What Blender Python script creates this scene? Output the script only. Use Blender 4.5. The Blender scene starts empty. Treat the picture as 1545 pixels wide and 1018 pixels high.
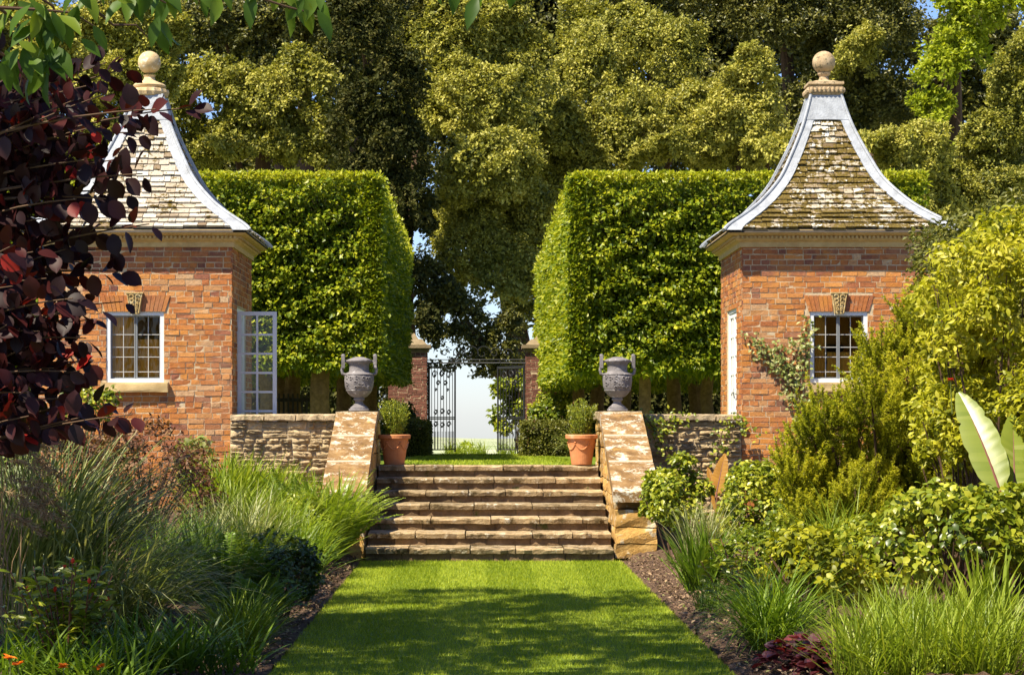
import bpy, math, random
import numpy as np
from math import radians, sin, cos, pi

# ------------------------------------------------------------------ camera, sky, sun, exposure
SC = bpy.context.scene
COL = SC.collection
FPX = 3350.0; VX, VY = 722.0, 630.0; EYE = 1.59
cam = bpy.data.cameras.new('camera'); camo = bpy.data.objects.new('camera', cam); COL.objects.link(camo)
cam.sensor_width = 36.0; cam.lens = 36.0*FPX/1545.0
cam.shift_x = (772.5-VX)/1545.0; cam.shift_y = (VY-509.0)/1545.0
cam.clip_start = 0.5; cam.clip_end = 20000
camo.location = (0, 0, EYE); camo.rotation_euler = (radians(90), 0, 0)
SC.camera = camo

SUN_EL, SUN_AZ = radians(56), radians(49)          # azimuth measured to the left of straight behind the camera
to_sun = np.array([-sin(SUN_AZ)*cos(SUN_EL), -cos(SUN_AZ)*cos(SUN_EL), sin(SUN_EL)])
w = bpy.data.worlds.new('World'); SC.world = w; w.use_nodes = True
nt = w.node_tree; nt.nodes.clear()
sky = nt.nodes.new('ShaderNodeTexSky'); sky.sky_type = 'NISHITA'; sky.sun_disc = False
sky.sun_elevation = SUN_EL; sky.sun_rotation = math.atan2(to_sun[0], to_sun[1])
sky.air_density = 1.0; sky.dust_density = 0.3; sky.ozone_density = 1.0
bg = nt.nodes.new('ShaderNodeBackground'); bg.inputs['Strength'].default_value = 0.07
wo = nt.nodes.new('ShaderNodeOutputWorld')
tint = nt.nodes.new('ShaderNodeMix'); tint.data_type = 'RGBA'; tint.blend_type = 'MULTIPLY'; tint.inputs[0].default_value = 1.0
tint.inputs[7].default_value = (0.80, 0.90, 1.22, 1); nt.links.new(sky.outputs[0], tint.inputs[6]); nt.links.new(tint.outputs[2], bg.inputs[0]); nt.links.new(bg.outputs[0], wo.inputs[0])
sl = bpy.data.lights.new('sun', 'SUN'); slo = bpy.data.objects.new('sun', sl); COL.objects.link(slo)
sl.energy = 5.0; sl.angle = radians(0.53); sl.color = (1.0, 0.91, 0.71)
slo.rotation_euler = (pi/2-SUN_EL, 0, -SUN_AZ)
slo.location = (-20, -20, 40)
SC.view_settings.view_transform = 'Standard'; SC.view_settings.look = 'None'
SC.view_settings.exposure = 1.2; SC.view_settings.gamma = 1.0
try: SC.view_settings.use_curve_mapping = False
except Exception: pass

# ------------------------------------------------------------------ helpers
def A(*v): return np.array(v, dtype=float)
def W(px, py, D): return A((px-VX)*D/FPX, D, EYE+(VY-py)*D/FPX)
def nrm(v):
    v = np.asarray(v, float); return v/np.maximum(np.linalg.norm(v, axis=-1, keepdims=True), 1e-9)

class MB:
    def __init__(s): s.V = []; s.F = []; s.R = []; s.M = []; s.n = 0
    def add(s, V, F, rnd=0.5, mat=0):
        V = np.asarray(V, float).reshape(-1, 3); F = np.asarray(F, int)
        if len(F) == 0: return
        m = len(F)
        s.V.append(V); s.F.append(F+s.n); s.n += len(V)
        s.R.append(np.broadcast_to(np.asarray(rnd, float), (m,)).copy()); s.M.append(np.full(m, mat, int))
    def box(s, mn, mx, rnd=0.5, mat=0):
        x0, y0, z0 = mn; x1, y1, z1 = mx
        s.add([(x0,y0,z0),(x1,y0,z0),(x1,y1,z0),(x0,y1,z0),(x0,y0,z1),(x1,y0,z1),(x1,y1,z1),(x0,y1,z1)],
              [(0,3,2,1),(4,5,6,7),(0,1,5,4),(1,2,6,5),(2,3,7,6),(3,0,4,7)], rnd, mat)
    def hexa(s, P, rnd=0.5, mat=0):       # 8 points: bottom ring, top ring
        s.add(P, [(0,3,2,1),(4,5,6,7),(0,1,5,4),(1,2,6,5),(2,3,7,6),(3,0,4,7)], rnd, mat)
    def lathe(s, c, prof, n=24, rnd=0.5, mat=0, lobes=0, amp=0.0):
        c = np.asarray(c, float); t = np.linspace(0, 2*pi, n, endpoint=False)
        rings = []
        for i, p in enumerate(prof):
            r = p[0]*(1+(amp*np.cos(lobes*t) if (lobes and len(p) > 2) else 0))
            rings.append(np.stack([c[0]+r*np.cos(t), c[1]+r*np.sin(t), np.full(n, c[2]+p[1])], 1))
        V = np.concatenate(rings); F = []
        for i in range(len(prof)-1):
            for j in range(n):
                k = (j+1) % n; F.append((i*n+j, i*n+k, (i+1)*n+k, (i+1)*n+j))
        s.add(V, F, rnd, mat)
        m = len(prof)-1
        s.add(np.concatenate([rings[0], rings[m]]), [tuple(range(n-1, -1, -1)), tuple(range(n, 2*n))], rnd, mat)
    def tube(s, pts, rad, n=6, rnd=0.5, mat=0):
        pts = np.asarray(pts, float); m = len(pts); rad = np.broadcast_to(np.asarray(rad, float), (m,))
        tg = nrm(np.gradient(pts, axis=0))
        ref = A(0, 0, 1) if abs(tg[0][2]) < 0.9 else A(1, 0, 0)
        V = []
        a = nrm(np.cross(tg[0], ref))
        for i in range(m):
            a = nrm(a-tg[i]*np.dot(a, tg[i])); b = np.cross(tg[i], a)
            t = np.linspace(0, 2*pi, n, endpoint=False)[:, None]
            V.append(pts[i]+rad[i]*(np.cos(t)*a+np.sin(t)*b))
        F = [(i*n+j, i*n+(j+1) % n, (i+1)*n+(j+1) % n, (i+1)*n+j) for i in range(m-1) for j in range(n)]
        s.add(np.concatenate(V), F, rnd, mat)
        s.add(np.concatenate([V[0], V[-1]]), [tuple(range(n-1, -1, -1)), tuple(range(n, 2*n))], rnd, mat)
    def build(s, name, mats, parent=None, smooth=False):
        if not isinstance(mats, (list, tuple)): mats = [mats]
        V = np.concatenate(s.V)
        if parent is not None:
            q = parent
            while q is not None: V = V-np.array(q.location); q = q.parent
        L = np.concatenate([f.ravel() for f in s.F])
        cnt = np.concatenate([np.full(len(f), f.shape[1]) for f in s.F])
        st = np.concatenate([[0], np.cumsum(cnt)[:-1]])
        me = bpy.data.meshes.new(name)
        me.vertices.add(len(V)); me.vertices.foreach_set('co', V.astype(np.float32).ravel())
        me.loops.add(len(L)); me.loops.foreach_set('vertex_index', L.astype(np.int32))
        me.polygons.add(len(cnt)); me.polygons.foreach_set('loop_start', st.astype(np.int32))
        me.polygons.foreach_set('material_index', np.concatenate(s.M).astype(np.int32))
        me.polygons.foreach_set('use_smooth', np.full(len(cnt), smooth, bool))
        at = me.attributes.new('rnd', 'FLOAT', 'FACE')
        at.data.foreach_set('value', np.concatenate(s.R).astype(np.float32))
        for m in mats: me.materials.append(m)
        me.update(calc_edges=True)
        o = bpy.data.objects.new(name, me); COL.objects.link(o)
        if parent is not None: o.parent = parent
        return o

def tag(o, label=None, cat=None, group=None, kind=None):
    if label: o['label'] = label
    if cat: o['category'] = cat
    if group: o['group'] = group
    if kind: o['kind'] = kind
    return o
def thing(name, loc, label, cat, group=None):
    o = bpy.data.objects.new(name, None); COL.objects.link(o); o.location = tuple(loc); o.empty_display_size = 0.2
    return tag(o, label, cat, group)

# ------------------------------------------------------------------ materials
class NT:
    def __init__(s, name):
        s.m = bpy.data.materials.new(name); s.m.use_nodes = True; s.t = s.m.node_tree; s.t.nodes.clear()
        s.out = s.t.nodes.new('ShaderNodeOutputMaterial')
    def n(s, ty, **kw):
        o = s.t.nodes.new(ty)
        for k, v in kw.items(): setattr(o, k, v)
        return o
    def l(s, a, b): s.t.links.new(a, b)
    def ramp(s, src, stops, interp='LINEAR'):
        r = s.n('ShaderNodeValToRGB'); e = r.color_ramp.elements; r.color_ramp.interpolation = interp
        while len(e) > 1: e.remove(e[-1])
        e[0].position = stops[0][0]; e[0].color = (*stops[0][1], 1)
        for p, c in stops[1:]:
            k = e.new(p); k.color = (*c, 1)
        s.l(src, r.inputs[0]); return r.outputs[0]
    def noise(s, scale, detail=6, rough=0.6, vec=None, dist=0.0):
        o = s.n('ShaderNodeTexNoise'); o.inputs['Scale'].default_value = scale
        o.inputs['Detail'].default_value = detail; o.inputs['Roughness'].default_value = rough; o.inputs['Distortion'].default_value = dist
        s.l(vec if vec is not None else s.pos(), o.inputs['Vector']); return o.outputs[0]
    def pos(s, sc=None):
        g = s.n('ShaderNodeNewGeometry')
        if sc is None: return g.outputs['Position']
        m = s.n('ShaderNodeMapping'); m.inputs['Scale'].default_value = sc; s.l(g.outputs['Position'], m.inputs[0]); return m.outputs[0]
    def attr(s): a = s.n('ShaderNodeAttribute'); a.attribute_name = 'rnd'; return a.outputs['Fac']
    def mix(s, f, a, b, mode='MIX'):
        m = s.n('ShaderNodeMix'); m.data_type = 'RGBA'; m.blend_type = mode
        for v, k in ((f, 0), (a, 6), (b, 7)):
            if isinstance(v, (int, float)): m.inputs[k].default_value = v if k == 0 else (v, v, v, 1)
            elif isinstance(v, tuple): m.inputs[k].default_value = (*v, 1)
            else: s.l(v, m.inputs[k])
        return m.outputs[2]
    def math(s, op, a, b):
        m = s.n('ShaderNodeMath'); m.operation = op
        for v, k in ((a, 0), (b, 1)):
            if isinstance(v, (int, float)): m.inputs[k].default_value = v
            else: s.l(v, m.inputs[k])
        return m.outputs[0]
    def bsdf(s, col, rough=0.8, spec=0.3, bump=None, bd=0.01, bs=1.0):
        b = s.n('ShaderNodeBsdfPrincipled')
        if isinstance(col, tuple): b.inputs['Base Color'].default_value = (*col, 1)
        else: s.l(col, b.inputs['Base Color'])
        if isinstance(rough, (int, float)): b.inputs['Roughness'].default_value = rough
        else: s.l(rough, b.inputs['Roughness'])
        b.inputs['Specular IOR Level'].default_value = spec
        if bump is not None:
            u = s.n('ShaderNodeBump'); u.inputs['Distance'].default_value = bd; u.inputs['Strength'].default_value = bs
            s.l(bump, u.inputs['Height']); s.l(u.outputs[0], b.inputs['Normal'])
        return b
    def done(s, b): s.l(b.outputs[0], s.out.inputs[0]); return s.m

def leafmat(name, stops, trans=0.35, rough=0.45, spec=0.35, tint=(1.25, 1.25, 0.6)):
    k = NT(name); a = k.attr()
    c = k.ramp(a, stops)
    b = k.bsdf(c, rough, spec)
    t = k.n('ShaderNodeBsdfTranslucent'); k.l(k.mix(1.0, c, tint, 'MULTIPLY'), t.inputs[0])
    m = k.n('ShaderNodeMixShader'); m.inputs[0].default_value = trans
    k.l(b.outputs[0], m.inputs[1]); k.l(t.outputs[0], m.inputs[2])
    return k.done(m)

def stone(name, stops, scale=6, lichen=None, lth=(0.56, 0.64), lscale=14, bump=0.012, moss=None, mscale=2.5, mth=(0.55, 0.68), attr_mul=0.35, rough=0.9):
    k = NT(name)
    c = k.ramp(k.noise(scale, 8, 0.65), stops)
    c = k.mix(1.0, c, k.ramp(k.attr(), [(0, (1-attr_mul,)*3), (1, (1+attr_mul*0.6, 1+attr_mul*0.5, 1+attr_mul*0.4))]), 'MULTIPLY')
    if moss: c = k.mix(k.ramp(k.noise(mscale, 7, 0.7), [(mth[0], (0,)*3), (mth[1], (1,)*3)]), c, moss)
    if lichen: c = k.mix(k.ramp(k.noise(lscale, 5, 0.6), [(lth[0], (0,)*3), (lth[1], (1,)*3)]), c, lichen)
    return k.done(k.bsdf(c, rough, 0.2, k.noise(scale*5, 8, 0.7), bump, 1.0))

def plain(name, col, rough=0.6, spec=0.4, var=0.15, scale=9, bump=0.0, metal=0.0):
    k = NT(name)
    c = k.ramp(k.noise(scale, 6, 0.65), [(0.25, tuple(x*(1-var) for x in col)), (0.75, tuple(min(1, x*(1+var)) for x in col))])
    b = k.bsdf(c, rough, spec, k.noise(scale*6, 5) if bump else None, bump or 0.01)
    b.inputs['Metallic'].default_value = metal
    return k.done(b)

def make_brick():
    k = NT('brick')
    c = k.ramp(k.attr(), [(0.0, (0.16, 0.065, 0.05)), (0.18, (0.27, 0.105, 0.065)), (0.38, (0.38, 0.135, 0.05)), (0.60, (0.46, 0.17, 0.05)),
                          (0.78, (0.58, 0.26, 0.08)), (0.90, (0.46, 0.24, 0.11)), (1.0, (0.52, 0.35, 0.21))])
    c = k.mix(0.85, c, k.ramp(k.noise(30, 6, 0.75), [(0.3, (0.55, 0.53, 0.53)), (0.7, (1.22, 1.2, 1.17))]), 'MULTIPLY')
    c = k.mix(k.ramp(k.noise(1.3, 5, 0.7), [(0.48, (0, 0, 0)), (0.66, (0.4,)*3)]), c, (0.42, 0.235, 0.12))
    c = k.mix(k.ramp(k.noise(1.9, 6, 0.7), [(0.50, (0, 0, 0)), (0.64, (0.6,)*3)]), c, (0.50, 0.20, 0.035))
    c = k.mix(k.ramp(k.noise(7, 6, 0.75), [(0.60, (0, 0, 0)), (0.67, (0.4,)*3)]), c, (0.56, 0.43, 0.30))
    return k.done(k.bsdf(c, 0.9, 0.15, k.noise(70, 6, 0.7), 0.010))
M_BRICK = make_brick()
M_SHADECAP = stone('shaded_cap', [(0.3, (0.16, 0.12, 0.07)), (0.7, (0.30, 0.23, 0.14))], 6)  # cap stone darkened, the tree's shade put into its colour
M_OLDBRICK = stone('old_brick', [(0.3, (0.13, 0.055, 0.045)), (0.7, (0.24, 0.10, 0.07))], 14)
M_MORTAR = stone('mortar', [(0.3, (0.44, 0.33, 0.20)), (0.7, (0.64, 0.52, 0.36))], 20)
M_CORNICE = stone('cornice_stone', [(0.3, (0.42, 0.29, 0.13)), (0.7, (0.56, 0.42, 0.21))], 9, bump=0.004)
M_CARVED = stone('carved_stone', [(0.3, (0.36, 0.25, 0.11)), (0.7, (0.55, 0.40, 0.18))], 14, lichen=(0.55, 0.48, 0.30), bump=0.01)
M_FINIAL = stone('finial_stone', [(0.3, (0.32, 0.22, 0.12)), (0.7, (0.52, 0.40, 0.26))], 9, lichen=(0.16, 0.13, 0.08), lth=(0.55, 0.62), lscale=24, bump=0.01)
M_FINIAL_PALE = stone('pale_finial_stone', [(0.3, (0.46, 0.32, 0.15)), (0.7, (0.62, 0.48, 0.30))], 9, lichen=(0.66, 0.58, 0.46), lscale=10, bump=0.008)
M_LEAD = plain('lead_sheet', (0.29, 0.305, 0.34), 0.55, 0.35, 0.38, 7, 0.008)
M_WHITE = plain('pale_grey_paint', (0.62, 0.63, 0.66), 0.45, 0.4, 0.06)
M_WHITE2 = plain('white_paint', (0.80, 0.79, 0.76), 0.45, 0.4, 0.06)
M_IRONGREY = plain('window_iron', (0.20, 0.21, 0.22), 0.5, 0.5, 0.1)
M_LEADBAR = plain('lead_came', (0.42, 0.41, 0.38), 0.5, 0.5, 0.1)
M_PLASTER = plain('ochre_plaster', (0.62, 0.37, 0.10), 0.9, 0.2, 0.12, 3)
M_CURTAIN = plain('ochre_curtain', (0.78, 0.38, 0.05), 0.9, 0.1, 0.1, 3)
M_BLACK = plain('black_iron', (0.015, 0.015, 0.017), 0.45, 0.5, 0.2)
M_DARKWOOD = plain('dark_timber', (0.05, 0.04, 0.032), 0.8, 0.2, 0.3)
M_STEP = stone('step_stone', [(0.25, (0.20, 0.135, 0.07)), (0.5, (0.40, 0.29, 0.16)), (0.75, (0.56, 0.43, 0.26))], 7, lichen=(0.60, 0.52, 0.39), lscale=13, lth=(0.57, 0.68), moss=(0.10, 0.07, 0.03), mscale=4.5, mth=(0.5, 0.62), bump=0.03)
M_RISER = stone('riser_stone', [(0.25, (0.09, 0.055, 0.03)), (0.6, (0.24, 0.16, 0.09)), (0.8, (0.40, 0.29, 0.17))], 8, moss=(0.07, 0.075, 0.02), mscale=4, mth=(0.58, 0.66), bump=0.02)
def pier_mat():
    k = NT('lichened_pier_stone')
    c = k.ramp(k.noise(6, 8, 0.7), [(0.3, (0.10, 0.055, 0.022)), (0.5, (0.22, 0.125, 0.05)), (0.7, (0.36, 0.235, 0.11))])
    f = k.math('ADD', k.math('MULTIPLY', k.noise(5.5, 3, 0.6), 0.55), k.math('MULTIPLY', k.noise(34, 8, 0.75), 0.45))
    c = k.mix(k.ramp(f, [(0.52, (0,)*3), (0.575, (0.85,)*3)]), c, k.ramp(k.noise(60, 4), [(0.3, (0.50, 0.43, 0.32)), (0.7, (0.72, 0.66, 0.54))]))
    c = k.mix(k.ramp(k.noise(3.2, 6, 0.7), [(0.60, (0,)*3), (0.68, (0.6,)*3)]), c, (0.42, 0.25, 0.05))
    return k.done(k.bsdf(c, 0.92, 0.15, f, 0.03))
M_PIER = pier_mat()
M_COPING = stone('coping_stone', [(0.3, (0.30, 0.22, 0.13)), (0.7, (0.50, 0.40, 0.26))], 9, lichen=(0.20, 0.16, 0.09), lscale=16, bump=0.02)
M_RUBBLE = stone('rubble_stone', [(0.25, (0.36, 0.26, 0.14)), (0.55, (0.55, 0.42, 0.25)), (0.8, (0.66, 0.55, 0.38))], 9, bump=0.03)
M_ORANGESTONE = stone('ochre_stone', [(0.3, (0.42, 0.22, 0.05)), (0.7, (0.58, 0.37, 0.13))], 8, lichen=(0.6, 0.5, 0.34), lscale=10, bump=0.02)
M_URN = stone('lead_urn', [(0.3, (0.12, 0.11, 0.115)), (0.7, (0.25, 0.23, 0.235))], 9, lichen=(0.42, 0.40, 0.41), lth=(0.6, 0.7), lscale=16, bump=0.006, rough=0.65)
M_TERRA = stone('terracotta', [(0.3, (0.50, 0.19, 0.075)), (0.7, (0.62, 0.27, 0.12))], 6, lichen=(0.60, 0.36, 0.22), lth=(0.6, 0.75), lscale=5, bump=0.003)
M_BARK = stone('bark', [(0.3, (0.17, 0.10, 0.04)), (0.7, (0.40, 0.25, 0.11))], 14, bump=0.03)
M_TWIG = plain('twig', (0.085, 0.05, 0.03), 0.85, 0.2, 0.3, 20)
M_CORE = plain('shade_core', (0.035, 0.035, 0.012), 0.95, 0.1, 0.5, 10)  # solid dark core, its colour standing in for shade inside the hedges
M_SOIL = stone('soil', [(0.3, (0.11, 0.065, 0.042)), (0.7, (0.27, 0.17, 0.11))], 22, lichen=(0.36, 0.25, 0.16), lth=(0.60, 0.7), lscale=45, bump=0.05)

def slate_mat(name, moss_t, cols):
    k = NT(name); a = k.attr()
    c = k.ramp(a, cols)
    c = k.mix(0.8, c, k.ramp(k.noise(30, 6, 0.7), [(0.3, (0.6,)*3), (0.7, (1.15,)*3)]), 'MULTIPLY')
    big = k.noise(2.6, 6, 0.75); fine = k.noise(17, 5, 0.7)
    f = k.math('ADD', k.math('MULTIPLY', big, 0.5), k.math('MULTIPLY', fine, 0.5))
    c = k.mix(k.ramp(f, [(moss_t, (0, 0, 0)), (moss_t+0.035, (1, 1, 1))]), c, k.ramp(k.noise(40, 3), [(0.35, (0.055, 0.036, 0.009)), (0.65, (0.15, 0.105, 0.02))]))
    return k.done(k.bsdf(c, 0.9, 0.2, k.noise(60, 6), 0.01))
M_SLATE_L = slate_mat('pale_stone_slate', 0.53, [(0, (0.18, 0.12, 0.07)), (0.25, (0.36, 0.29, 0.21)), (0.7, (0.49, 0.44, 0.37)), (1, (0.60, 0.57, 0.52))])
M_SLATE_R = slate_mat('mossy_stone_slate', 0.452, [(0, (0.15, 0.10, 0.05)), (0.3, (0.30, 0.23, 0.15)), (0.6, (0.47, 0.42, 0.34)), (1, (0.66, 0.63, 0.58))])

def glass_mat():
    k = NT('window_glass'); t = k.n('ShaderNodeBsdfTransparent'); t.inputs[0].default_value = (0.86, 0.88, 0.86, 1)
    g = k.n('ShaderNodeBsdfGlossy'); g.inputs['Roughness'].default_value = 0.03
    fr = k.n('ShaderNodeFresnel'); fr.inputs[0].default_value = 1.45
    u = k.n('ShaderNodeBump'); u.inputs['Distance'].default_value = 0.004; k.l(k.noise(5, 2), u.inputs['Height']); k.l(u.outputs[0], g.inputs['Normal'])
    m = k.n('ShaderNodeMixShader'); k.l(fr.outputs[0], m.inputs[0]); k.l(t.outputs[0], m.inputs[1]); k.l(g.outputs[0], m.inputs[2])
    return k.done(m)
M_GLASS = glass_mat()

def lawn_mat():
    k = NT('lawn_turf')
    c = k.ramp(k.noise(35, 6, 0.7), [(0.3, (0.085, 0.13, 0.012)), (0.7, (0.16, 0.22, 0.02))])
    c = k.mix(0.6, c, k.ramp(k.noise(1.1, 5, 0.6), [(0.3, (0.8, 0.85, 0.8)), (0.7, (1.2, 1.12, 1.0))]), 'MULTIPLY')
    return k.done(k.bsdf(c, 0.8, 0.15, k.noise(120, 4), 0.01))
M_LAWN = lawn_mat()
def ground_mat():
    k = NT('hazy_meadow')  # paled greens, distance haze put into the ground colour
    c = k.ramp(k.noise(0.02, 8, 0.6), [(0.35, (0.16, 0.20, 0.07)), (0.5, (0.30, 0.33, 0.20)), (0.65, (0.40, 0.38, 0.26))])
    return k.done(k.bsdf(c, 0.95, 0.1))
M_GROUND = ground_mat()

M_GRASSBLADE = leafmat('mown_grass', [(0, (0.14, 0.20, 0.010)), (0.5, (0.27, 0.335, 0.016)), (1, (0.44, 0.47, 0.04))], 0.3, 0.5, 0.2)
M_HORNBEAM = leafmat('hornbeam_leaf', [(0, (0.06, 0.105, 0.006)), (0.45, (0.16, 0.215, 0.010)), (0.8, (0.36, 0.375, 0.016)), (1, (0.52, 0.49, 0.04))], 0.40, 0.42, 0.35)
M_HOLM = leafmat('holm_oak_leaf', [(0, (0.075, 0.085, 0.012)), (0.35, (0.21, 0.21, 0.028)), (0.7, (0.345, 0.325, 0.048)), (1, (0.51, 0.46, 0.10))], 0.28, 0.5, 0.3)
M_HOLMDARK = leafmat('dark_shaded_oak_leaf', [(0, (0.035, 0.042, 0.008)), (0.5, (0.09, 0.092, 0.014)), (1, (0.20, 0.18, 0.03))], 0.2, 0.45, 0.35)  # darker oak leaf, shade of fringe and back oaks put into the colour
M_YEWDARK = leafmat('dark_shaded_yew_leaf', [(0, (0.020, 0.026, 0.005)), (0.6, (0.050, 0.052, 0.010)), (1, (0.11, 0.098, 0.022))], 0.15, 0.6, 0.12)  # dark leaf tone with deep shade put into the colour as well
M_MAPLE = leafmat('fresh_maple_leaf', [(0, (0.15, 0.20, 0.012)), (0.6, (0.33, 0.38, 0.02)), (1, (0.48, 0.50, 0.05))], 0.45, 0.5, 0.25)
M_BOX = leafmat('box_hedge_leaf', [(0, (0.05, 0.062, 0.008)), (0.5, (0.11, 0.115, 0.013)), (1, (0.22, 0.20, 0.03))], 0.2, 0.45, 0.3)
M_PURPLE = leafmat('purple_leaf', [(0, (0.012, 0.005, 0.006)), (0.7, (0.028, 0.008, 0.009)), (0.97, (0.055, 0.010, 0.009)), (1, (0.28, 0.015, 0.010))], 0.2, 0.5, 0.18, (2.6, 0.7, 0.4))
M_BIGLEAF = leafmat('broad_green_leaf', [(0, (0.035, 0.075, 0.008)), (0.6, (0.07, 0.13, 0.012)), (1, (0.15, 0.20, 0.016))], 0.42, 0.45, 0.22)
M_GRASSDARK = leafmat('arching_grass', [(0, (0.07, 0.10, 0.016)), (0.6, (0.20, 0.23, 0.06)), (1, (0.46, 0.44, 0.22))], 0.3, 0.45, 0.35)
M_DAYLILY = leafmat('strap_leaf', [(0, (0.06, 0.11, 0.008)), (0.6, (0.12, 0.20, 0.012)), (1, (0.24, 0.32, 0.03))], 0.35, 0.4, 0.35)
M_LIME = leafmat('lime_strap_leaf', [(0, (0.13, 0.19, 0.012)), (0.6, (0.24, 0.31, 0.02)), (1, (0.40, 0.42, 0.06))], 0.4, 0.45, 0.3)
M_SHRUB = leafmat('glossy_shrub_leaf', [(0, (0.055, 0.09, 0.006)), (0.5, (0.18, 0.225, 0.012)), (1, (0.44, 0.43, 0.04))], 0.35, 0.36, 0.45)
M_SHRUBDARK = leafmat('dark_shrub_leaf', [(0, (0.025, 0.05, 0.006)), (0.7, (0.065, 0.10, 0.010)), (1, (0.16, 0.19, 0.02))], 0.25, 0.35, 0.45)
M_GOLD = leafmat('golden_leaf', [(0, (0.14, 0.16, 0.010)), (0.5, (0.42, 0.405, 0.020)), (1, (0.52, 0.47, 0.06))], 0.42, 0.45, 0.3)
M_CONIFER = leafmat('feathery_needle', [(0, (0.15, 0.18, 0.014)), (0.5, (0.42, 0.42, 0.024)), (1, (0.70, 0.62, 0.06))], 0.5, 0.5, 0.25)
M_CLIMBER = leafmat('pale_climber_leaf', [(0, (0.13, 0.17, 0.03)), (0.6, (0.27, 0.30, 0.08)), (1, (0.46, 0.42, 0.20))], 0.3, 0.4, 0.4)
M_RUSSET = leafmat('russet_leaf', [(0, (0.055, 0.022, 0.012)), (0.5, (0.15, 0.06, 0.025)), (0.85, (0.22, 0.12, 0.05)), (1, (0.15, 0.17, 0.03))], 0.3, 0.5, 0.3)
M_PLUME = leafmat('dry_plume', [(0, (0.22, 0.13, 0.06)), (1, (0.48, 0.33, 0.18))], 0.3, 0.7, 0.1, (1, 1, 1))
M_HEUCHERA = leafmat('maroon_leaf', [(0, (0.035, 0.012, 0.016)), (0.7, (0.10, 0.025, 0.03)), (1, (0.22, 0.04, 0.03))], 0.25, 0.35, 0.5, (1.8, 0.7, 0.6))
M_BANANA = leafmat('banana_leaf', [(0, (0.14, 0.19, 0.022)), (0.6, (0.22, 0.26, 0.04)), (1, (0.42, 0.43, 0.17))], 0.35, 0.35, 0.45)
M_CANNA = leafmat('bronze_leaf', [(0, (0.30, 0.13, 0.02)), (1, (0.50, 0.26, 0.04))], 0.4, 0.4, 0.3)
M_RIB = plain('maroon_midrib', (0.14, 0.045, 0.03), 0.5)
M_RED = leafmat('red_petal', [(0, (0.50, 0.03, 0.012)), (1, (0.75, 0.07, 0.03))], 0.3, 0.5, 0.2, (1, 1, 1))
M_ORANGE = leafmat('orange_petal', [(0, (0.70, 0.15, 0.01)), (1, (0.85, 0.30, 0.02))], 0.3, 0.5, 0.2, (1, 1, 1))
M_STEM = plain('green_stem', (0.13, 0.16, 0.03), 0.6)

# ------------------------------------------------------------------ leaf and blade generators
def leaves(mb, rng, P, Ax, Nn, L, Wd, rnd, kind='q'):
    n = len(P)
    if n == 0: return
    Ax = nrm(Ax); Nn = nrm(Nn); B = np.cross(Nn, Ax); bad = np.linalg.norm(B, axis=1) < 1e-3
    B[bad] = (1, 0, 0); B = nrm(B); Nn = np.cross(Ax, B)
    L = np.broadcast_to(L, (n,)); Wd = np.broadcast_to(Wd, (n,))
    if kind == 'q':
        T = A((0,0,0), (.45,.5,.10), (1,0,-.05), (.45,-.5,.10)); F = np.array([(0,1,2),(0,2,3)])
    elif kind == 'r':      # rounded leaf with a short point
        e = [(.06,.17,.0), (.2,.37,.03), (.42,.49,.06), (.64,.47,.05), (.83,.32,.0), (.94,.13,-.06)]
        T = A((0,0,0), *e, (1.03,0,-.10), *[(a_, -b_, c_) for a_, b_, c_ in e[::-1]], (.3,0,-.02), (.65,0,-.03))
        F = np.array([(14,0,1),(14,1,2),(14,2,3),(14,3,15),(15,3,4),(15,4,5),(15,5,6),(15,6,7),(15,7,8),(15,8,9),(15,9,10),(15,10,11),(15,11,14),(14,11,12),(14,12,13),(14,13,0)])
    else:                  # pointed ellipse with a folded midrib and a curl
        T = A((0,0,0), (.15,.26,.03), (.4,.5,.06), (.7,.38,.02), (1,0,-.16), (.7,-.38,.02), (.4,-.5,.06), (.15,-.26,.03), (.4,0,0), (.7,0,-.05))
        F = np.array([(0,8,1),(1,8,2),(2,8,9),(2,9,3),(3,9,4),(0,7,8),(7,6,8),(6,9,8),(6,5,9),(5,4,9)])
    V = P[:, None]+T[None, :, 0:1]*(Ax*L[:, None])[:, None]+T[None, :, 1:2]*(B*Wd[:, None])[:, None]+T[None, :, 2:3]*(Nn*L[:, None])[:, None]
    k = len(T); FF = (F[None]+(np.arange(n)*k)[:, None, None]).reshape(-1, F.shape[1])
    mb.add(V.reshape(-1, 3), FF, np.repeat(np.broadcast_to(rnd, (n,)), len(F)))

def rdir(rng, n):
    return nrm(rng.normal(size=(n, 3)))

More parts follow.
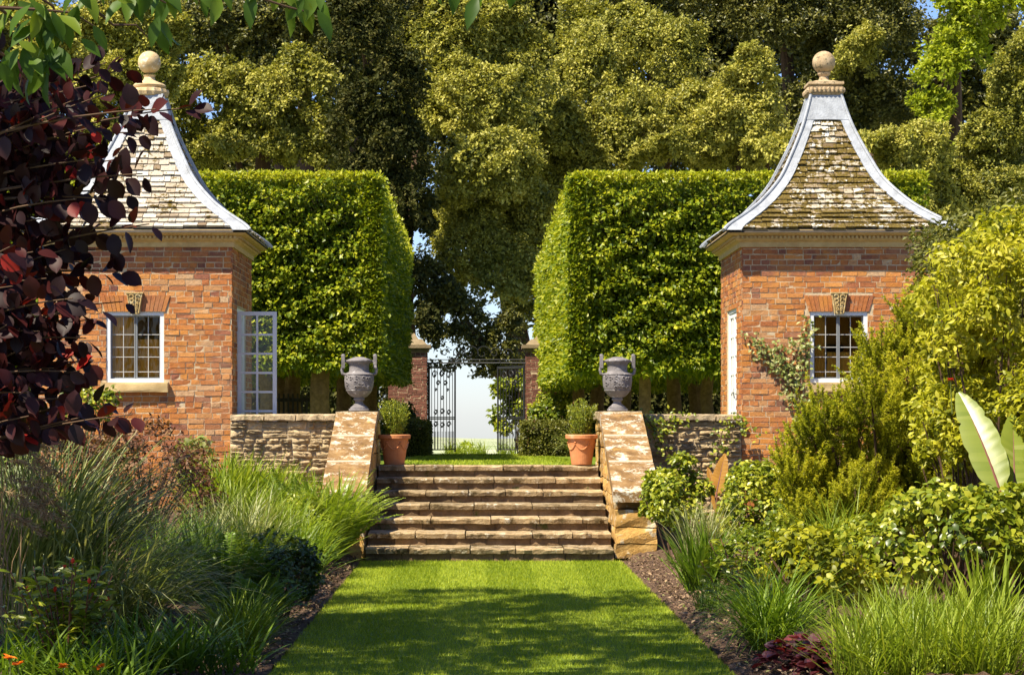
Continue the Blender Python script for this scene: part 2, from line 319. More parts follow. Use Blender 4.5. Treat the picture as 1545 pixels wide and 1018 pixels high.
def blob(mb, rng, c, r, n, L, Wd, kind='q', nsub=14, sub=0.42, up=0.4, shift=0.0, jit=0.55, droop=0.0, back=1.0, depth=0.35, warp=0.0):
    """n leaves on sub-clumps spread over an ellipsoid c, r"""
    c = np.asarray(c, float); r = np.asarray(r, float)
    d = rdir(rng, nsub); d[:, 2] = np.where(d[:, 2] < -0.5, -d[:, 2], d[:, 2])
    sc = c+d*r*rng.uniform(0.55, 0.88, (nsub, 1)); sr = sub*rng.uniform(0.7, 1.25, nsub)*r.mean()
    sh = rng.normal(0, 0.17, nsub)
    i = rng.integers(0, nsub, n); e = rdir(rng, n)
    flip = (np.sum(e*d[i], 1) < -0.25) | ((e[:, 1] > 0.35) & (rng.random(n) > back))
    e[flip] = -e[flip]
    P = sc[i]+e*A(1, 1, .85)*(sr[i]*(1-depth*rng.random(n)**1.4))[:, None]
    if warp:
        for f, a in ((0.75, 1.0), (1.9, .55), (4.3, .30)):
            P = P+warp*a*np.stack([wob(P, f), wob(P[:, [2, 0, 1]]+4.1, f), wob(P[:, [1, 2, 0]]+9.3, f)], 1)
    Nn = nrm(e*0.75+A(0, 0, up)+rng.normal(0, jit, (n, 3)))
    Ax = np.cross(Nn, rdir(rng, n))+e*0.35-A(0, 0, droop)
    s = rng.uniform(0.7, 1.25, n)
    leaves(mb, rng, P, Ax, Nn, L*s, Wd*s, np.clip(rng.random(n)*0.75+0.12+sh[i]+shift, 0, 1), kind)

def blades(mb, rng, base, n, L, wd, rad=0.1, lean=(0.1, 0.7), droop=1.2, seg=6, az=None, shift=0.0, power=1.6):
    base = np.asarray(base, float)
    a = rng.uniform(0, 2*pi, n) if az is None else rng.uniform(az[0], az[1], n)
    rr = rad*np.sqrt(rng.random(n)); b0 = rng.uniform(0, 2*pi, n)
    P = base+np.stack([rr*np.cos(b0), rr*np.sin(b0), np.zeros(n)], 1)
    out = np.stack([np.cos(a), np.sin(a), np.zeros(n)], 1)
    tw = a+pi/2+rng.normal(0, 0.5, n); side = np.stack([np.cos(tw), np.sin(tw), np.zeros(n)], 1)
    l0 = rng.uniform(lean[0], lean[1], n); dr = droop*rng.uniform(0.4, 1.3, n); Ls = rng.uniform(L[0], L[1], n)
    V = []
    for k in range(seg+1):
        s = k/seg
        wk = wd*(0.55+0.9*s)*(1-s**2.2)+0.0008
        V.append(np.stack([P-side*wk/2, P+side*wk/2], 1))
        th = l0+dr*s**power
        P = P+(out*np.sin(th)[:, None]+A(0, 0, 1)*np.cos(th)[:, None])*(Ls/seg)[:, None]
    V = np.stack(V, 1).reshape(-1, 3)               # n, seg+1, 2
    q = (np.arange(n)*(seg+1)*2)[:, None]+(np.arange(seg)*2)[None]
    F = np.stack([q, q+1, q+3, q+2], -1).reshape(-1, 4)
    mb.add(V, F, np.repeat(np.clip(rng.random(n)*0.8+0.1+shift, 0, 1), seg))

def wob(p, f):      # cheap smooth noise
    return (np.sin(p[:, 0]*f*1.7+1.3+1.9*np.sin(p[:, 2]*f*1.1))+np.sin(p[:, 1]*f*1.5+0.4)+np.sin(p[:, 2]*f*2.3+2.1+1.4*np.sin(p[:, 0]*f*0.8+p[:, 1]*f*.7))
            + np.sin((p[:, 0]+p[:, 1]-p[:, 2])*f*1.1+.7))/4

def hedge(mb, rng, mn, mx, dens, L, Wd, amp=0.10, thick=0.30, faces='ftlrb', kind='q', layer=True, shift=0.0, fade=None):
    mn = np.asarray(mn, float); mx = np.asarray(mx, float); S = mx-mn
    spec = {'f': (0, 2, 1, -1), 'b': (0, 2, 1, 1), 'l': (1, 2, 0, -1), 'r': (1, 2, 0, 1), 't': (0, 1, 2, 1), 'u': (0, 1, 2, -1)}
    for f in faces:
        i, j, k, sg = spec[f]
        d = dens*(0.45 if f in 'tub' else 1.0)
        n = int(S[i]*S[j]*d)
        P = np.zeros((n, 3)); P[:, i] = mn[i]+S[i]*rng.random(n); P[:, j] = mn[j]+S[j]*rng.random(n)
        P[:, k] = mx[k] if sg > 0 else mn[k]
        N = np.zeros((n, 3)); N[:, k] = sg
        bump = amp*.55*wob(P, 2.2)+amp*1.15*wob(P*A(1, 1, 2.3)+3.1, 4.3)+amp*.55*wob(P*A(1, 1, 1.6)+7.7, 10.0)
        dep = thick*rng.random(n)**1.5
        P += N*(bump-dep)[:, None]+rng.normal(0, 0.02, (n, 3))
        # round the corners a little
        Nn = nrm(N*0.55+A(0, 0, 0.62)+rng.normal(0, 0.42, (n, 3)))
        Ax = N*0.8+rng.normal(0, 0.6, (n, 3))-A(0, 0, .35)
        s = rng.uniform(0.65, 1.3, n)
        r = np.clip(rng.random(n)*0.7+0.15+shift+1.2*bump-0.5*dep, 0, 1)  # tone follows relief, shade of the recesses put into the leaf colour
        leaves(mb, rng, P, Ax, Nn, L*s, Wd*s, r, kind)

# ------------------------------------------------------------------ terrain, lawns, beds
rng = np.random.default_rng(7)
def up_z(y): return 0.988-0.27*(min(max(y, 28), 54)-28)/26
def make_ground():
    ys = [-60, 28.95, 29.2, 34, 54, 60, 75, 110, 200, 420, 700, 1200, 1900, 2600, 3400, 4600]
    zs = [-0.06, -0.06, 0.93, up_z(34)-.04, up_z(54)-.04, 0.55, -0.6, -5, -14, -30, -38, -42, -44, -38, -44, -42]
    xs = [-2500, -900, -300, -100, -30, -12, -6, 0, 6, 12, 30, 100, 300, 900, 2500]
    V = []; F = []
    for j, (y, z) in enumerate(zip(ys, zs)):
        for i, x in enumerate(xs):
            far = min(1, max(0, (y-700)/2000))
            V.append((x, y, z+far*7*sin(x*0.004+j)+far*4*sin(x*.011+2*j)))
    nx = len(xs)
    for j in range(len(ys)-1):
        for i in range(nx-1): F.append((j*nx+i, j*nx+i+1, (j+1)*nx+i+1, (j+1)*nx+i))
    mb = MB(); mb.add(V, F); tag(mb.build('ground', M_GROUND, smooth=False), kind='structure')
make_ground()
LX0, LX1, LY1 = -1.29, 1.575, 24.62
mb = MB()
ny = 40; ysl = np.linspace(2, LY1, ny)
el = LX0+0.012*np.sin(ysl*2.1)+0.008*np.sin(ysl*5.3); er = LX1+0.012*np.sin(ysl*1.7+1)+0.008*np.sin(ysl*4.9)
V = np.concatenate([np.stack([el, ysl, 0*ysl-0.05], 1), np.stack([el, ysl, 0*ysl], 1), np.stack([er, ysl, 0*ysl], 1), np.stack([er, ysl, 0*ysl-.05], 1)])
F = [(a*ny+i, (a+1)*ny+i, (a+1)*ny+i+1, a*ny+i+1) for a in range(3) for i in range(ny-1)]
mb.add(V, F); tag(mb.build('lawn', M_LAWN), kind='structure')
mb = MB()
for y0, y1 in zip(np.linspace(28.35, 53.5, 9)[:-1], np.linspace(28.35, 53.5, 9)[1:]):
    mb.add([(-9, y0, up_z(y0)), (9, y0, up_z(y0)), (9, y1, up_z(y1)), (-9, y1, up_z(y1))], [(0, 1, 2, 3)])
V = np.concatenate(mb.V)
V = V[~((np.abs(V[:, 0]) > 8) & (V[:, 1] < 29.3) & (V[:, 1] < 28.3))]
mb = MB()
ysu = [28.36, 29.5, 32, 36, 42, 48, 53.5]
for y0, y1 in zip(ysu[:-1], ysu[1:]):
    xw = (-1.27, 1.50) if y0 < 29 else (-3.15, 3.40) if y0 < 31.7 else (-9, 9)
    mb.add([(xw[0], y0, up_z(y0)), (xw[1], y0, up_z(y0)), (xw[1], y1, up_z(y1)), (xw[0], y1, up_z(y1))], [(0, 1, 2, 3)])
tag(mb.build('upper_lawn', M_LAWN), kind='structure')

def bed(x0, x1, name):
    nx, ny = 90, 260; xs = np.linspace(x0, x1, nx); ys = np.linspace(4, 28.88, ny)
    X, Y = np.meshgrid(xs, ys); e = np.minimum(1, np.abs(X-(x1 if x1 < 0 else x0))/0.9)
    Z = -0.03+0.12*e+0.035*np.sin(X*7.1+Y*3)*e+0.03*np.sin(Y*6.3+X*4)+0.02*np.sin(X*19+Y*13)+.012*np.sin(X*41+Y*17)*np.sin(Y*37)+np.clip((Y-24)/5, 0, 1)*0.25*e+rng.normal(0, 0.012, X.shape)
    V = np.stack([X, Y, Z], -1).reshape(-1, 3); q = (np.arange(ny-1)*nx)[:, None]+np.arange(nx-1)[None]
    F = np.stack([q, q+1, q+nx+1, q+nx], -1).reshape(-1, 4)
    mb = MB(); mb.add(V, F); tag(mb.build(name, M_SOIL, smooth=True), kind='structure')
bed(-8.5, LX0-0.015, 'flower_bed'); bed(LX1+0.015, 8.5, 'flower_bed')

def litter():
    r = np.random.default_rng(9); mb = MB(); n = 5200
    sd = r.random(n) < .5; d = np.abs(r.normal(0, .35, n))+.03
    x = np.where(sd, LX0-d, LX1+d); y = r.uniform(12, 25, n); P = np.stack([x, y, .0+.10*np.minimum(1, d/.9)+.02+r.uniform(0, .02, n)], 1)
    leaves(mb, r, P, rdir(r, n)*A(1, 1, .4), rdir(r, n)*.5+A(0, 0, .8), r.uniform(.015, .05, n), r.uniform(.01, .03, n), r.random(n))
    tag(mb.build('leaf_litter', M_LITTER), 'dry leaf litter and crumbs of earth scattered along the bed edges', 'leaf litter', kind='stuff')
M_LITTER = leafmat('dry_litter', [(0, (0.07, 0.04, 0.025)), (0.5, (0.20, 0.125, 0.08)), (0.9, (0.36, 0.25, 0.15)), (1, (0.12, 0.17, 0.03))], 0.1, 0.8, 0.1)
litter()

def turf(name, n, x, y, zf, L, wd):
    P = np.stack([rng.uniform(x[0], x[1], n), y[0]+(y[1]-y[0])*rng.random(n), np.zeros(n)], 1); P[:, 2] = zf(P[:, 1])
    stripe = np.where(np.floor((P[:, 0]+10)/0.48) % 2 == 0, 1, -1)
    d = np.stack([rng.normal(0, .5, n), stripe*0.2+rng.normal(0, .5, n), np.ones(n)], 1); d = nrm(d)
    a = rng.uniform(0, 2*pi, n); side = np.stack([np.cos(a), np.sin(a), 0*a], 1)
    ln = rng.uniform(L[0], L[1], n)[:, None]
    V = np.stack([P-side*wd/2, P+side*wd/2, P+d*ln], 1).reshape(-1, 3)
    mb = MB(); mb.add(V, np.arange(3*n).reshape(-1, 3), np.clip(rng.random(n)*.8+.1+0.06*stripe+0.16*wob(P*A(1,.6,1), 2.3), 0, 1))  # stripe tone stands in for the sheen of leaning blades
    tag(mb.build(name, M_GRASSBLADE), kind='stuff', label='short mown grass blades of the lawn', cat='grass')
turf('mown_grass', 130000, (LX0-.012, LX1+.012), (12.5, LY1), lambda y: 0*y-.004, (0.02, 0.04), 0.006)
turf('mown_grass', 16000, (-1.26, 1.49), (28.4, 52), lambda y: np.array([up_z(t) for t in y])-.004, (0.02, 0.045), 0.012)

# ------------------------------------------------------------------ stone steps, piers, retaining walls
SX0, SX1 = -1.262, 1.512
def make_steps():
    t = thing('garden_steps', (0.12, 26.3, 0), 'flight of seven weathered sandstone steps up to the upper lawn', 'steps')
    nst = 7; dz = 0.988/nst; y0 = 24.75; dy = (28.0-y0)/(nst-1)
    r = np.random.default_rng(3)
    for i in range(nst):
        zt = dz*(i+1); ys = y0+dy*i; ye = ys+dy+0.10 if i < nst-1 else ys+0.38
        mb = MB(); x = SX0
        while x < SX1-0.01:
            ln = r.uniform(0.45, 0.85); x1 = x+ln
            if SX1-x1 < 0.3: x1 = SX1
            j = r.uniform(-.008, .008); zz = zt+r.uniform(-.006, .006); g = 0.006
            nseg = 7; xs = np.linspace(x+g, x1-g, nseg)
            fr = ys-0.045+j+r.normal(0, .010, nseg); zf = zz+r.normal(0, .006, nseg)
            V = []
            for q in range(nseg): V += [(xs[q], fr[q]+.012, zt-0.062+r.normal(0, .003)), (xs[q], fr[q], zf[q]-.015), (xs[q], fr[q]+.018, zf[q]), (xs[q], ye, zz), (xs[q], ye, zt-.062)]
            F = [(q*5+a, (q+1)*5+a, (q+1)*5+a+1, q*5+a+1) for q in range(nseg-1) for a in range(4)]
            rv = r.random()
            mb.add(V, F, rv); e = (nseg-1)*5
            mb.add(V, [(0, 1, 2, 3, 4), (e+4, e+3, e+2, e+1, e)], rv)
            x = x1
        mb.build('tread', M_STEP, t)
        mb = MB(); x = SX0
        while x < SX1-0.01:
            x1 = min(x+r.uniform(0.3, 0.7), SX1)
            if SX1-x1 < .12: x1 = SX1
            mb.box((x+.003, ys+r.uniform(-.006, .012), zt-dz-(0.04 if i == 0 else 0.0)), (x1-.003, ys+0.2, zt-.0625), r.random()); x = x1
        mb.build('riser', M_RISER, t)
make_steps()

def rough_block(mb, r, mn, mx, amp=0.006, n=5, rnd=0.5, mat=0):
    """box whose faces are subdivided and roughened"""
    mn = np.asarray(mn, float); mx = np.asarray(mx, float)
    for k in range(3):
        i, j = [a for a in range(3) if a != k]
        for sg in (0, 1):
            a = np.linspace(0, 1, n); U, Vv = np.meshgrid(a, a, indexing='ij')
            P = np.zeros((n, n, 3)); P[..., i] = mn[i]+(mx-mn)[i]*U; P[..., j] = mn[j]+(mx-mn)[j]*Vv; P[..., k] = mx[k] if sg else mn[k]
            Q = P.reshape(-1, 3)
            c = (mn+mx)/2
            d = np.stack([np.sin(Q[:, 1]*37+Q[:, 2]*23+1), np.sin(Q[:, 0]*31+Q[:, 2]*29+2), np.sin(Q[:, 0]*27+Q[:, 1]*33+3)], 1)*amp
            # soften corners
            e = np.abs(Q-c)/((mx-mn)/2); ec = (np.sum(e > 0.999, 1) >= 2)[:, None]
            Q = Q+d-np.where(ec, (Q-c)/np.maximum(np.linalg.norm(Q-c, axis=1, keepdims=True), 1e-6)*0.008, 0)
            q = (np.arange(n-1)*n)[:, None]+np.arange(n-1)[None]
            F = np.stack([q, q+1, q+n+1, q+n], -1).reshape(-1, 4)
            if (sg == 1) != (k == 1): F = F[:, ::-1]
            mb.add(Q, F[:, ::-1], rnd, mat)

def make_pier(x0, x1, label):
    r = np.random.default_rng(int(abs(x0)*100))
    t = thing('stone_pier', ((x0+x1)/2, 27.2, 0), label, 'stone pier', 'sloping stone piers flanking the steps')
    ztop, zlow, ya, yb = 1.668, 0.775, 27.75, 25.0
    # body below the slope slabs: courses of blocks stepping back under the slope
    mb = MB(); z = 0.0; row = 0
    while z < ztop-0.12:
        h = min(r.uniform(0.15, 0.22), ztop-0.11-z)
        yfr = yb+0.03 if z+h < zlow-0.10 else yb+0.03+(z+h+0.13-zlow)/(ztop-zlow)*(ya-yb)
        yy = yfr
        while yy < 29.2:
            y2 = yy+r.uniform(0.3, 0.6)
            if 29.25-y2 < 0.15: y2 = 29.25
            rough_block(mb, r, (x0+.015, yy+.005, z+.004), (x1-.015, min(y2, 29.25)-.005, z+h-.004), 0.008, 4, r.random()); yy = y2
        z += h
    mb.build('body', M_ORANGESTONE, t)
    # three slope slabs and the flat cap
    s = [(yb-0.02, zlow-0.005), (25.95, None), (26.86, None), (ya, ztop)]
    zi = lambda y: zlow+(y-yb)/(ya-yb)*(ztop-zlow)
    for (ya_, _), (yb_, _) in zip(s[:-1], s[1:]):
        mb = MB(); n = 8; xs = np.linspace(x0-.01, x1+.01, n); tt = np.linspace(0.004, 0.996, n)
        def P(x, k, off): 
            y = ya_+(yb_-ya_)*k; return (x, y, zi(y)+off)
        top = [P(x, k, 0.012*sin(x*21+k*9)*0.5+r.normal(0, .004)-(0.012 if k in (tt[0], tt[-1]) else 0)) for x in xs for k in tt]
        bot = [P(x, k, -0.13) for x in xs for k in tt]
        F = [(i*n+j, i*n+j+1, (i+1)*n+j+1, (i+1)*n+j) for i in range(n-1) for j in range(n-1)]; F = [f[::-1] for f in F]
        m = n*n; E = []
        ring = [i*n for i in range(n)]+[(n-1)*n+j for j in range(1, n)]+[i*n+n-1 for i in range(n-2, -1, -1)]+[j for j in range(n-2, 0, -1)]
        for a, b in zip(ring, ring[1:]+ring[:1]): E.append((a, b, b+m, a+m))
        mb.add(top+bot, F+E, r.random()); mb.build('slope_slab', M_PIER, t, smooth=False)
    for yj in (25.95, 26.86):
        mb = MB(); zj = zi(yj); mb.hexa([(x0-.004, yj-.02, zj-.10), (x1+.004, yj-.02, zj-.10), (x1+.004, yj+.02, zj-.09), (x0-.004, yj+.02, zj-.09),
                 (x0-.004, yj-.02, zj-.004), (x1+.004, yj-.02, zj-.004), (x1+.004, yj+.02, zj+.009), (x0-.004, yj+.02, zj+.009)], .9); mb.build('mortar_joint', M_MORTAR, t)
    mb = MB(); rough_block(mb, r, (x0-.02, ya+.004, ztop-0.105), (x1+.02, 29.28, ztop), 0.005, 8, 0.6); mb.build('cap', M_COPING, t)
make_pier(-1.765, -1.275, 'lichen-spotted sloping stone pier left of the steps, fern at its foot')
make_pier(1.525, 2.03, 'lichen-spotted sloping stone pier right of the steps, ochre base showing')

def make_rubble(x0, x1, label, mat):
    r = np.random.default_rng(int(abs(x0)*97)+1)
    t = thing('stone_wall', ((x0+x1)/2, 29.1, 0), label, 'wall', 'rubble retaining walls beside the steps')
    mb = MB(); mb.box((x0, 28.97, -0.05), (x1, 29.3, 1.52), 0.2); mb.build('wall_core', M_MORTAR, t)
    mb = MB(); z = 0.05
    while z < 1.53:
        h = min(r.uniform(0.06, 0.17), 1.545-z)
        if h < .03: break
        x = x0
        zr, hr = z, h
        while x < x1-0.02:
          ln = r.uniform(0.10, 0.34); xe = min(x+ln, x1); z, h = zr, hr
          if x1-xe < .06: xe = x1
          cut = z+h*r.uniform(.38, .62) if (h > .08 and r.random() < .55) else None
          for z, h in (((z, h),) if cut is None else ((z, cut-z), (cut, z+h-cut))):
            n = 7; a = np.linspace(0, 1, n); U, V = np.meshgrid(a, a, indexing='ij')
            pil = (1-np.abs(2*U-1)**6.0)*(1-np.abs(2*V-1)**5.0)
            p = r.uniform(0.008, 0.05)
            X = x+.006+(xe-x-.012)*(U+0.10*(V-.5)*r.normal()*0.5); Z = z+.005+(h-.01)*(V+0.16*(U-.5)*r.normal()*.6)
            Y = 28.965-p*pil-r.normal(0, 0.013, U.shape)*(pil > .1)
            q = (np.arange(n-1)*n)[:, None]+np.arange(n-1)[None]; F = np.stack([q, q+n, q+n+1, q+1], -1).reshape(-1, 4)
            mb.add(np.stack([X, Y, Z], -1), F, r.random())
          x = xe
        z = zr+hr
    mb.build('rubble_face', mat, t, smooth=True)
    mb = MB(); x = x0
    while x < x1-0.02:
        xe = min(x+r.uniform(.4, .75), x1)
        if x1-xe < .2: xe = x1
        rough_block(mb, r, (x+.003, 28.885+r.uniform(-.01, .01), 1.55), (xe-.003, 29.36, 1.632+r.uniform(-.006, .006)), .007, 7, r.random()); x = xe
    mb.build('coping', M_COPING, t)
make_rubble(-3.24, -1.80, 'rubble retaining wall between left brick pavilion and steps', M_RUBBLE)
make_rubble(2.06, 3.43, 'rubble retaining wall under climbers between steps and right pavilion', M_RUBBLE)

# ------------------------------------------------------------------ brick pavilions
HW = 1.26; YF = 29.0; YB = 31.52; YC = (YF+YB)/2
PROFILE = [(1.485, 3.99), (1.42, 4.060), (1.104, 4.279), (.892, 4.465), (.647, 4.753), (.482, 5.065), (.314, 5.44), (.222, 5.71), (.155, 5.95)]
def resample(P, n=200):
    P = np.asarray(P, float); Q = np.concatenate([[2*P[0]-P[1]], P, [2*P[-1]-P[-2]]]); out = []
    for i in range(1, len(Q)-2):
        for u in np.linspace(0, 1, 24, endpoint=False):
            a, b, c, d = Q[i-1], Q[i], Q[i+1], Q[i+2]
            out.append(0.5*((2*b)+(-a+c)*u+(2*a-5*b+4*c-d)*u*u+(-a+3*b-3*c+d)*u**3))
    out.append(P[-1]); out = np.array(out); s = np.concatenate([[0], np.cumsum(np.linalg.norm(np.diff(out, axis=0), axis=1))])
    t = np.linspace(0, s[-1], n); return np.stack([np.interp(t, s, out[:, 0]), np.interp(t, s, out[:, 1])], 1), s[-1]
PR, PLEN = resample(PROFILE)
def prof(s):
    i = np.clip(s/PLEN, 0, 1)*(len(PR)-1); return np.interp(i, np.arange(len(PR)), PR[:, 0]), np.interp(i, np.arange(len(PR)), PR[:, 1])
def pnorm(s):
    h0, z0 = prof(s-.02); h1, z1 = prof(s+.02); d = A(h1-h0, z1-z0); d /= np.linalg.norm(d); return A(d[1], -d[0])   # outward, up
def strip_w(h): return 0.055+0.085*h

def bricks(mb, r, o, u, n, width, z0, z1, holes=()):
    o = np.asarray(o, float); u = np.asarray(u, float); n = np.asarray(n, float); z = z0; row = 0
    while z < z1-0.01:
        h = min(0.0725*r.uniform(.93, 1.07), z1-z); x = -(0.085 if row % 2 else 0.0)-r.uniform(0, .02); hd = row % 5 == 4; ci = row
        while x < width:
            ci += 1; L = (0.113 if (hd or (ci % 2 and r.random() < .8)) else 0.226)*r.uniform(.92, 1.08)
            segs = [(max(x, -.009), min(x+L, width+.009))]
            for (a, b, c, d) in holes:
                if z+h*0.55 > c and z+h*0.45 < d:
                    new = []
                    for s0, s1 in segs:
                        if s1 <= a or s0 >= b: new.append((s0, s1))
                        else:
                            if s0 < a: new.append((s0, a))
                            if s1 > b: new.append((b, s1))
                    segs = new
            for s0, s1 in segs:
                if s1-s0 < 0.025: continue
                g = 0.0058; p = 0.0025+0.008*r.random()**2; j = r.normal(0, .0025, (4, 2)); tl = r.normal(0, .002, 4)
                C = [(s0+g, z+g), (s1-g, z+g), (s1-g, z+h-g), (s0+g, z+h-g)]
                fr = [o+u*(C[k][0]+j[k][0])+n*(p+tl[k])+A(0, 0, C[k][1]+j[k][1]) for k in range(4)]
                bk = [o+u*C[k][0]+n*(-.01)+A(0, 0, C[k][1]) for k in range(4)]
                rv = np.clip(r.normal(0.50, 0.20), 0, 0.9) if r.random() < .9 else r.uniform(.85, 1)
                if z > 3.45: rv *= 0.55 if r.random() < .75 else 1  # top courses darkened, eave shade put into the brick colour
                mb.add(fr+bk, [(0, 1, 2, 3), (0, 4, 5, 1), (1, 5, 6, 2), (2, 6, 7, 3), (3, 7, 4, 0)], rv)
            x += L
        z += h; row += 1

def make_pavilion(cx, s, label, slate, finm, seed, open_door):
    """s = +1: the door is in the face towards +x (left pavilion), -1: towards -x"""
    r = np.random.default_rng(seed)
    t = thing('garden_pavilion', (cx, YC, 0), label, 'pavilion', 'brick garden pavilions either side of the steps')
    x0, x1 = cx-HW, cx+HW; zt = 3.84; th = 0.23
    wz0, wz1, ww = 2.05, 2.975, 0.375           # window opening
    dz0, dz1, dy0, dy1 = 1.0, 3.07, 29.62, 30.78   # door opening
    xin = x1 if s > 0 else x0; xout = x0 if s > 0 else x1
    wall = MB()
    wall.box((x0, YF, -.05), (cx-ww, YF+th, zt)); wall.box((cx+ww, YF, -.05), (x1, YF+th, zt))
    wall.box((cx-ww, YF, -.05), (cx+ww, YF+th, wz0)); wall.box((cx-ww, YF, wz1), (cx+ww, YF+th, zt))
    wall.box((x0, YB-th, -.05), (x1, YB, zt))
    a, b = min(xin, xin-s*th), max(xin, xin-s*th)
    wall.box((a, YF+th, -.05), (b, dy0, zt)); wall.box((a, dy1, -.05), (b, YB-th, zt))
    wall.box((a, dy0, -.05), (b, dy1, dz0)); wall.box((a, dy0, dz1), (b, dy1, zt))
    a, b = min(xout, xout+s*th), max(xout, xout+s*th); wall.box((a, YF+th, -.05), (b, YB-th, zt))
    wo_ = wall.build('wall', M_MORTAR, t)
    fb = MB()
    arch = (HW-ww-0.06, HW+ww+0.06, wz1-.03, 3.19)
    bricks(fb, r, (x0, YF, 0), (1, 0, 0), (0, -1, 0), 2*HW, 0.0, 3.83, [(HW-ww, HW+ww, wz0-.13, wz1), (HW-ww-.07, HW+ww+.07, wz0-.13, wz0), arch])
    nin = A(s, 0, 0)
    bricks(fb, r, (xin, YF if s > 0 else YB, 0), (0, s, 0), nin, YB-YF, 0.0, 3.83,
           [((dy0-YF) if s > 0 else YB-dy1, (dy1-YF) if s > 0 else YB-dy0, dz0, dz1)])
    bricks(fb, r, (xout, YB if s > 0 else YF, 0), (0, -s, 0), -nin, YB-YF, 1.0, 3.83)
    # flat arch of rubbed bricks over the window
    nv = 15
    for k in range(nv):
        f0, f1 = -1+2*k/nv, -1+2*(k+1)/nv
        if abs((f0+f1)/2) < 0.2: continue
        b0, b1, t0, t1 = f0*(ww+.02), f1*(ww+.02), f0*(ww+.085), f1*(ww+.085); g = .003; p = 0.012+.006*r.random()
        fr = [A(cx+b0+g, YF-p, wz1+.0), A(cx+b1-g, YF-p, wz1+.0), A(cx+t1-g, YF-p, 3.185), A(cx+t0+g, YF-p, 3.185)]
        bk = [q+A(0, p+.01, 0) for q in fr]
        fb.add(fr+bk, [(0, 1, 2, 3), (0, 4, 5, 1), (1, 5, 6, 2), (2, 6, 7, 3), (3, 7, 4, 0)], r.uniform(.25, .6))
    fb.build('brickwork', M_BRICK, wo_)
    # interior
    mb = MB(); e = 0.012
    xa, xb, ya, yb = x0+th+e, x1-th-e, YF+th+e, YB-th-e
    mb.add([(xa, yb, .98), (xb, yb, .98), (xb, yb, 3.82), (xa, yb, 3.82)], [(0, 1, 2, 3)])
    xo = xa if s > 0 else xb
    mb.add([(xo, ya, .98), (xo, yb, .98), (xo, yb, 3.82), (xo, ya, 3.82)], [(0, 1, 2, 3)])
    mb.box((xa, ya, .96), (xb, yb, 1.0)); mb.add([(xa, ya, 3.7), (xb, ya, 3.7), (xb, yb, 3.7), (xa, yb, 3.7)], [(0, 1, 2, 3)])
    mb.build('interior_lining', M_PLASTER, t)
    for ca, cb, cz in (((-.37, -.03, 2.97), (.0, .37, 2.62)) if s > 0 else ((-.37, -.16, 2.97), (-.13, .37, 2.45))):
        n = 28; xs = np.linspace(cx+ca, cx+cb, n); yy = YF+.142+.016*np.sin(np.arange(n)*1.5)
        mb = MB(); mb.add(np.concatenate([np.stack([xs, yy, 0*xs+cz], 1), np.stack([xs, yy, 0*xs+2.06], 1)]), [(i, i+n, i+n+1, i+1) for i in range(n-1)]); mb.build('curtain', M_CURTAIN, t, smooth=True)
    mb = MB(); mb.box((cx-.30, yb-.07, 2.35), (cx+.42, yb-.03, 2.62), .5); mb.build('picture_panel', M_DARKWOOD, t)
    # cornice rings
    mb = MB(); ring = [(0.0, 3.815), (.03, 3.815), (.035, 3.875), (.055, 3.89), (.09, 3.905), (.095, 3.925), (.10, 3.955), (.15, 3.962), (.19, 3.975), (.20, 3.99), (.20, 4.03), (0, 4.03)]
    V = []
    for pj, z in ring: V += [(x0-pj, YF-pj, z), (x1+pj, YF-pj, z), (x1+pj, YB+pj, z), (x0-pj, YB+pj, z)]
    F = [(i*4+j, i*4+(j+1) % 4, (i+1)*4+(j+1) % 4, (i+1)*4+j) for i in range(len(ring)-1) for j in range(4)]
    mb.add(V, F)
    co = mb.build('cornice', M_CORNICE, t)
    mb = MB()
    for x in np.arange(x0-.08, x1+.08, .055): mb.box((x, YF-.128, 3.922), (x+.03, YF-.09, 3.955))
    for y in np.arange(YF-.08, YB+.08, .055):
        xx = xin+s*.09; mb.box((min(xx, xx+s*.038), y, 3.922), (max(xx, xx+s*.038), y+.03, 3.955))
    mb.build('dentils', M_CORNICE, co)
    # roof: base surface, slates, lead hips
    mb = MB(); n = 40; ss = np.linspace(0, PLEN, n); V = []
    for q in ss:
        h, z = prof(q); V += [(cx-h, YC-h, z), (cx+h, YC-h, z), (cx+h, YC+h, z), (cx-h, YC+h, z)]
    F = [(i*4+j, i*4+(j+1) % 4, (i+1)*4+(j+1) % 4, (i+1)*4+j) for i in range(n-1) for j in range(4)]
    mb.add(V, F+[(0, 3, 2, 1)]); roof = mb.build('roof', M_DARKWOOD, t)
    mb = MB()
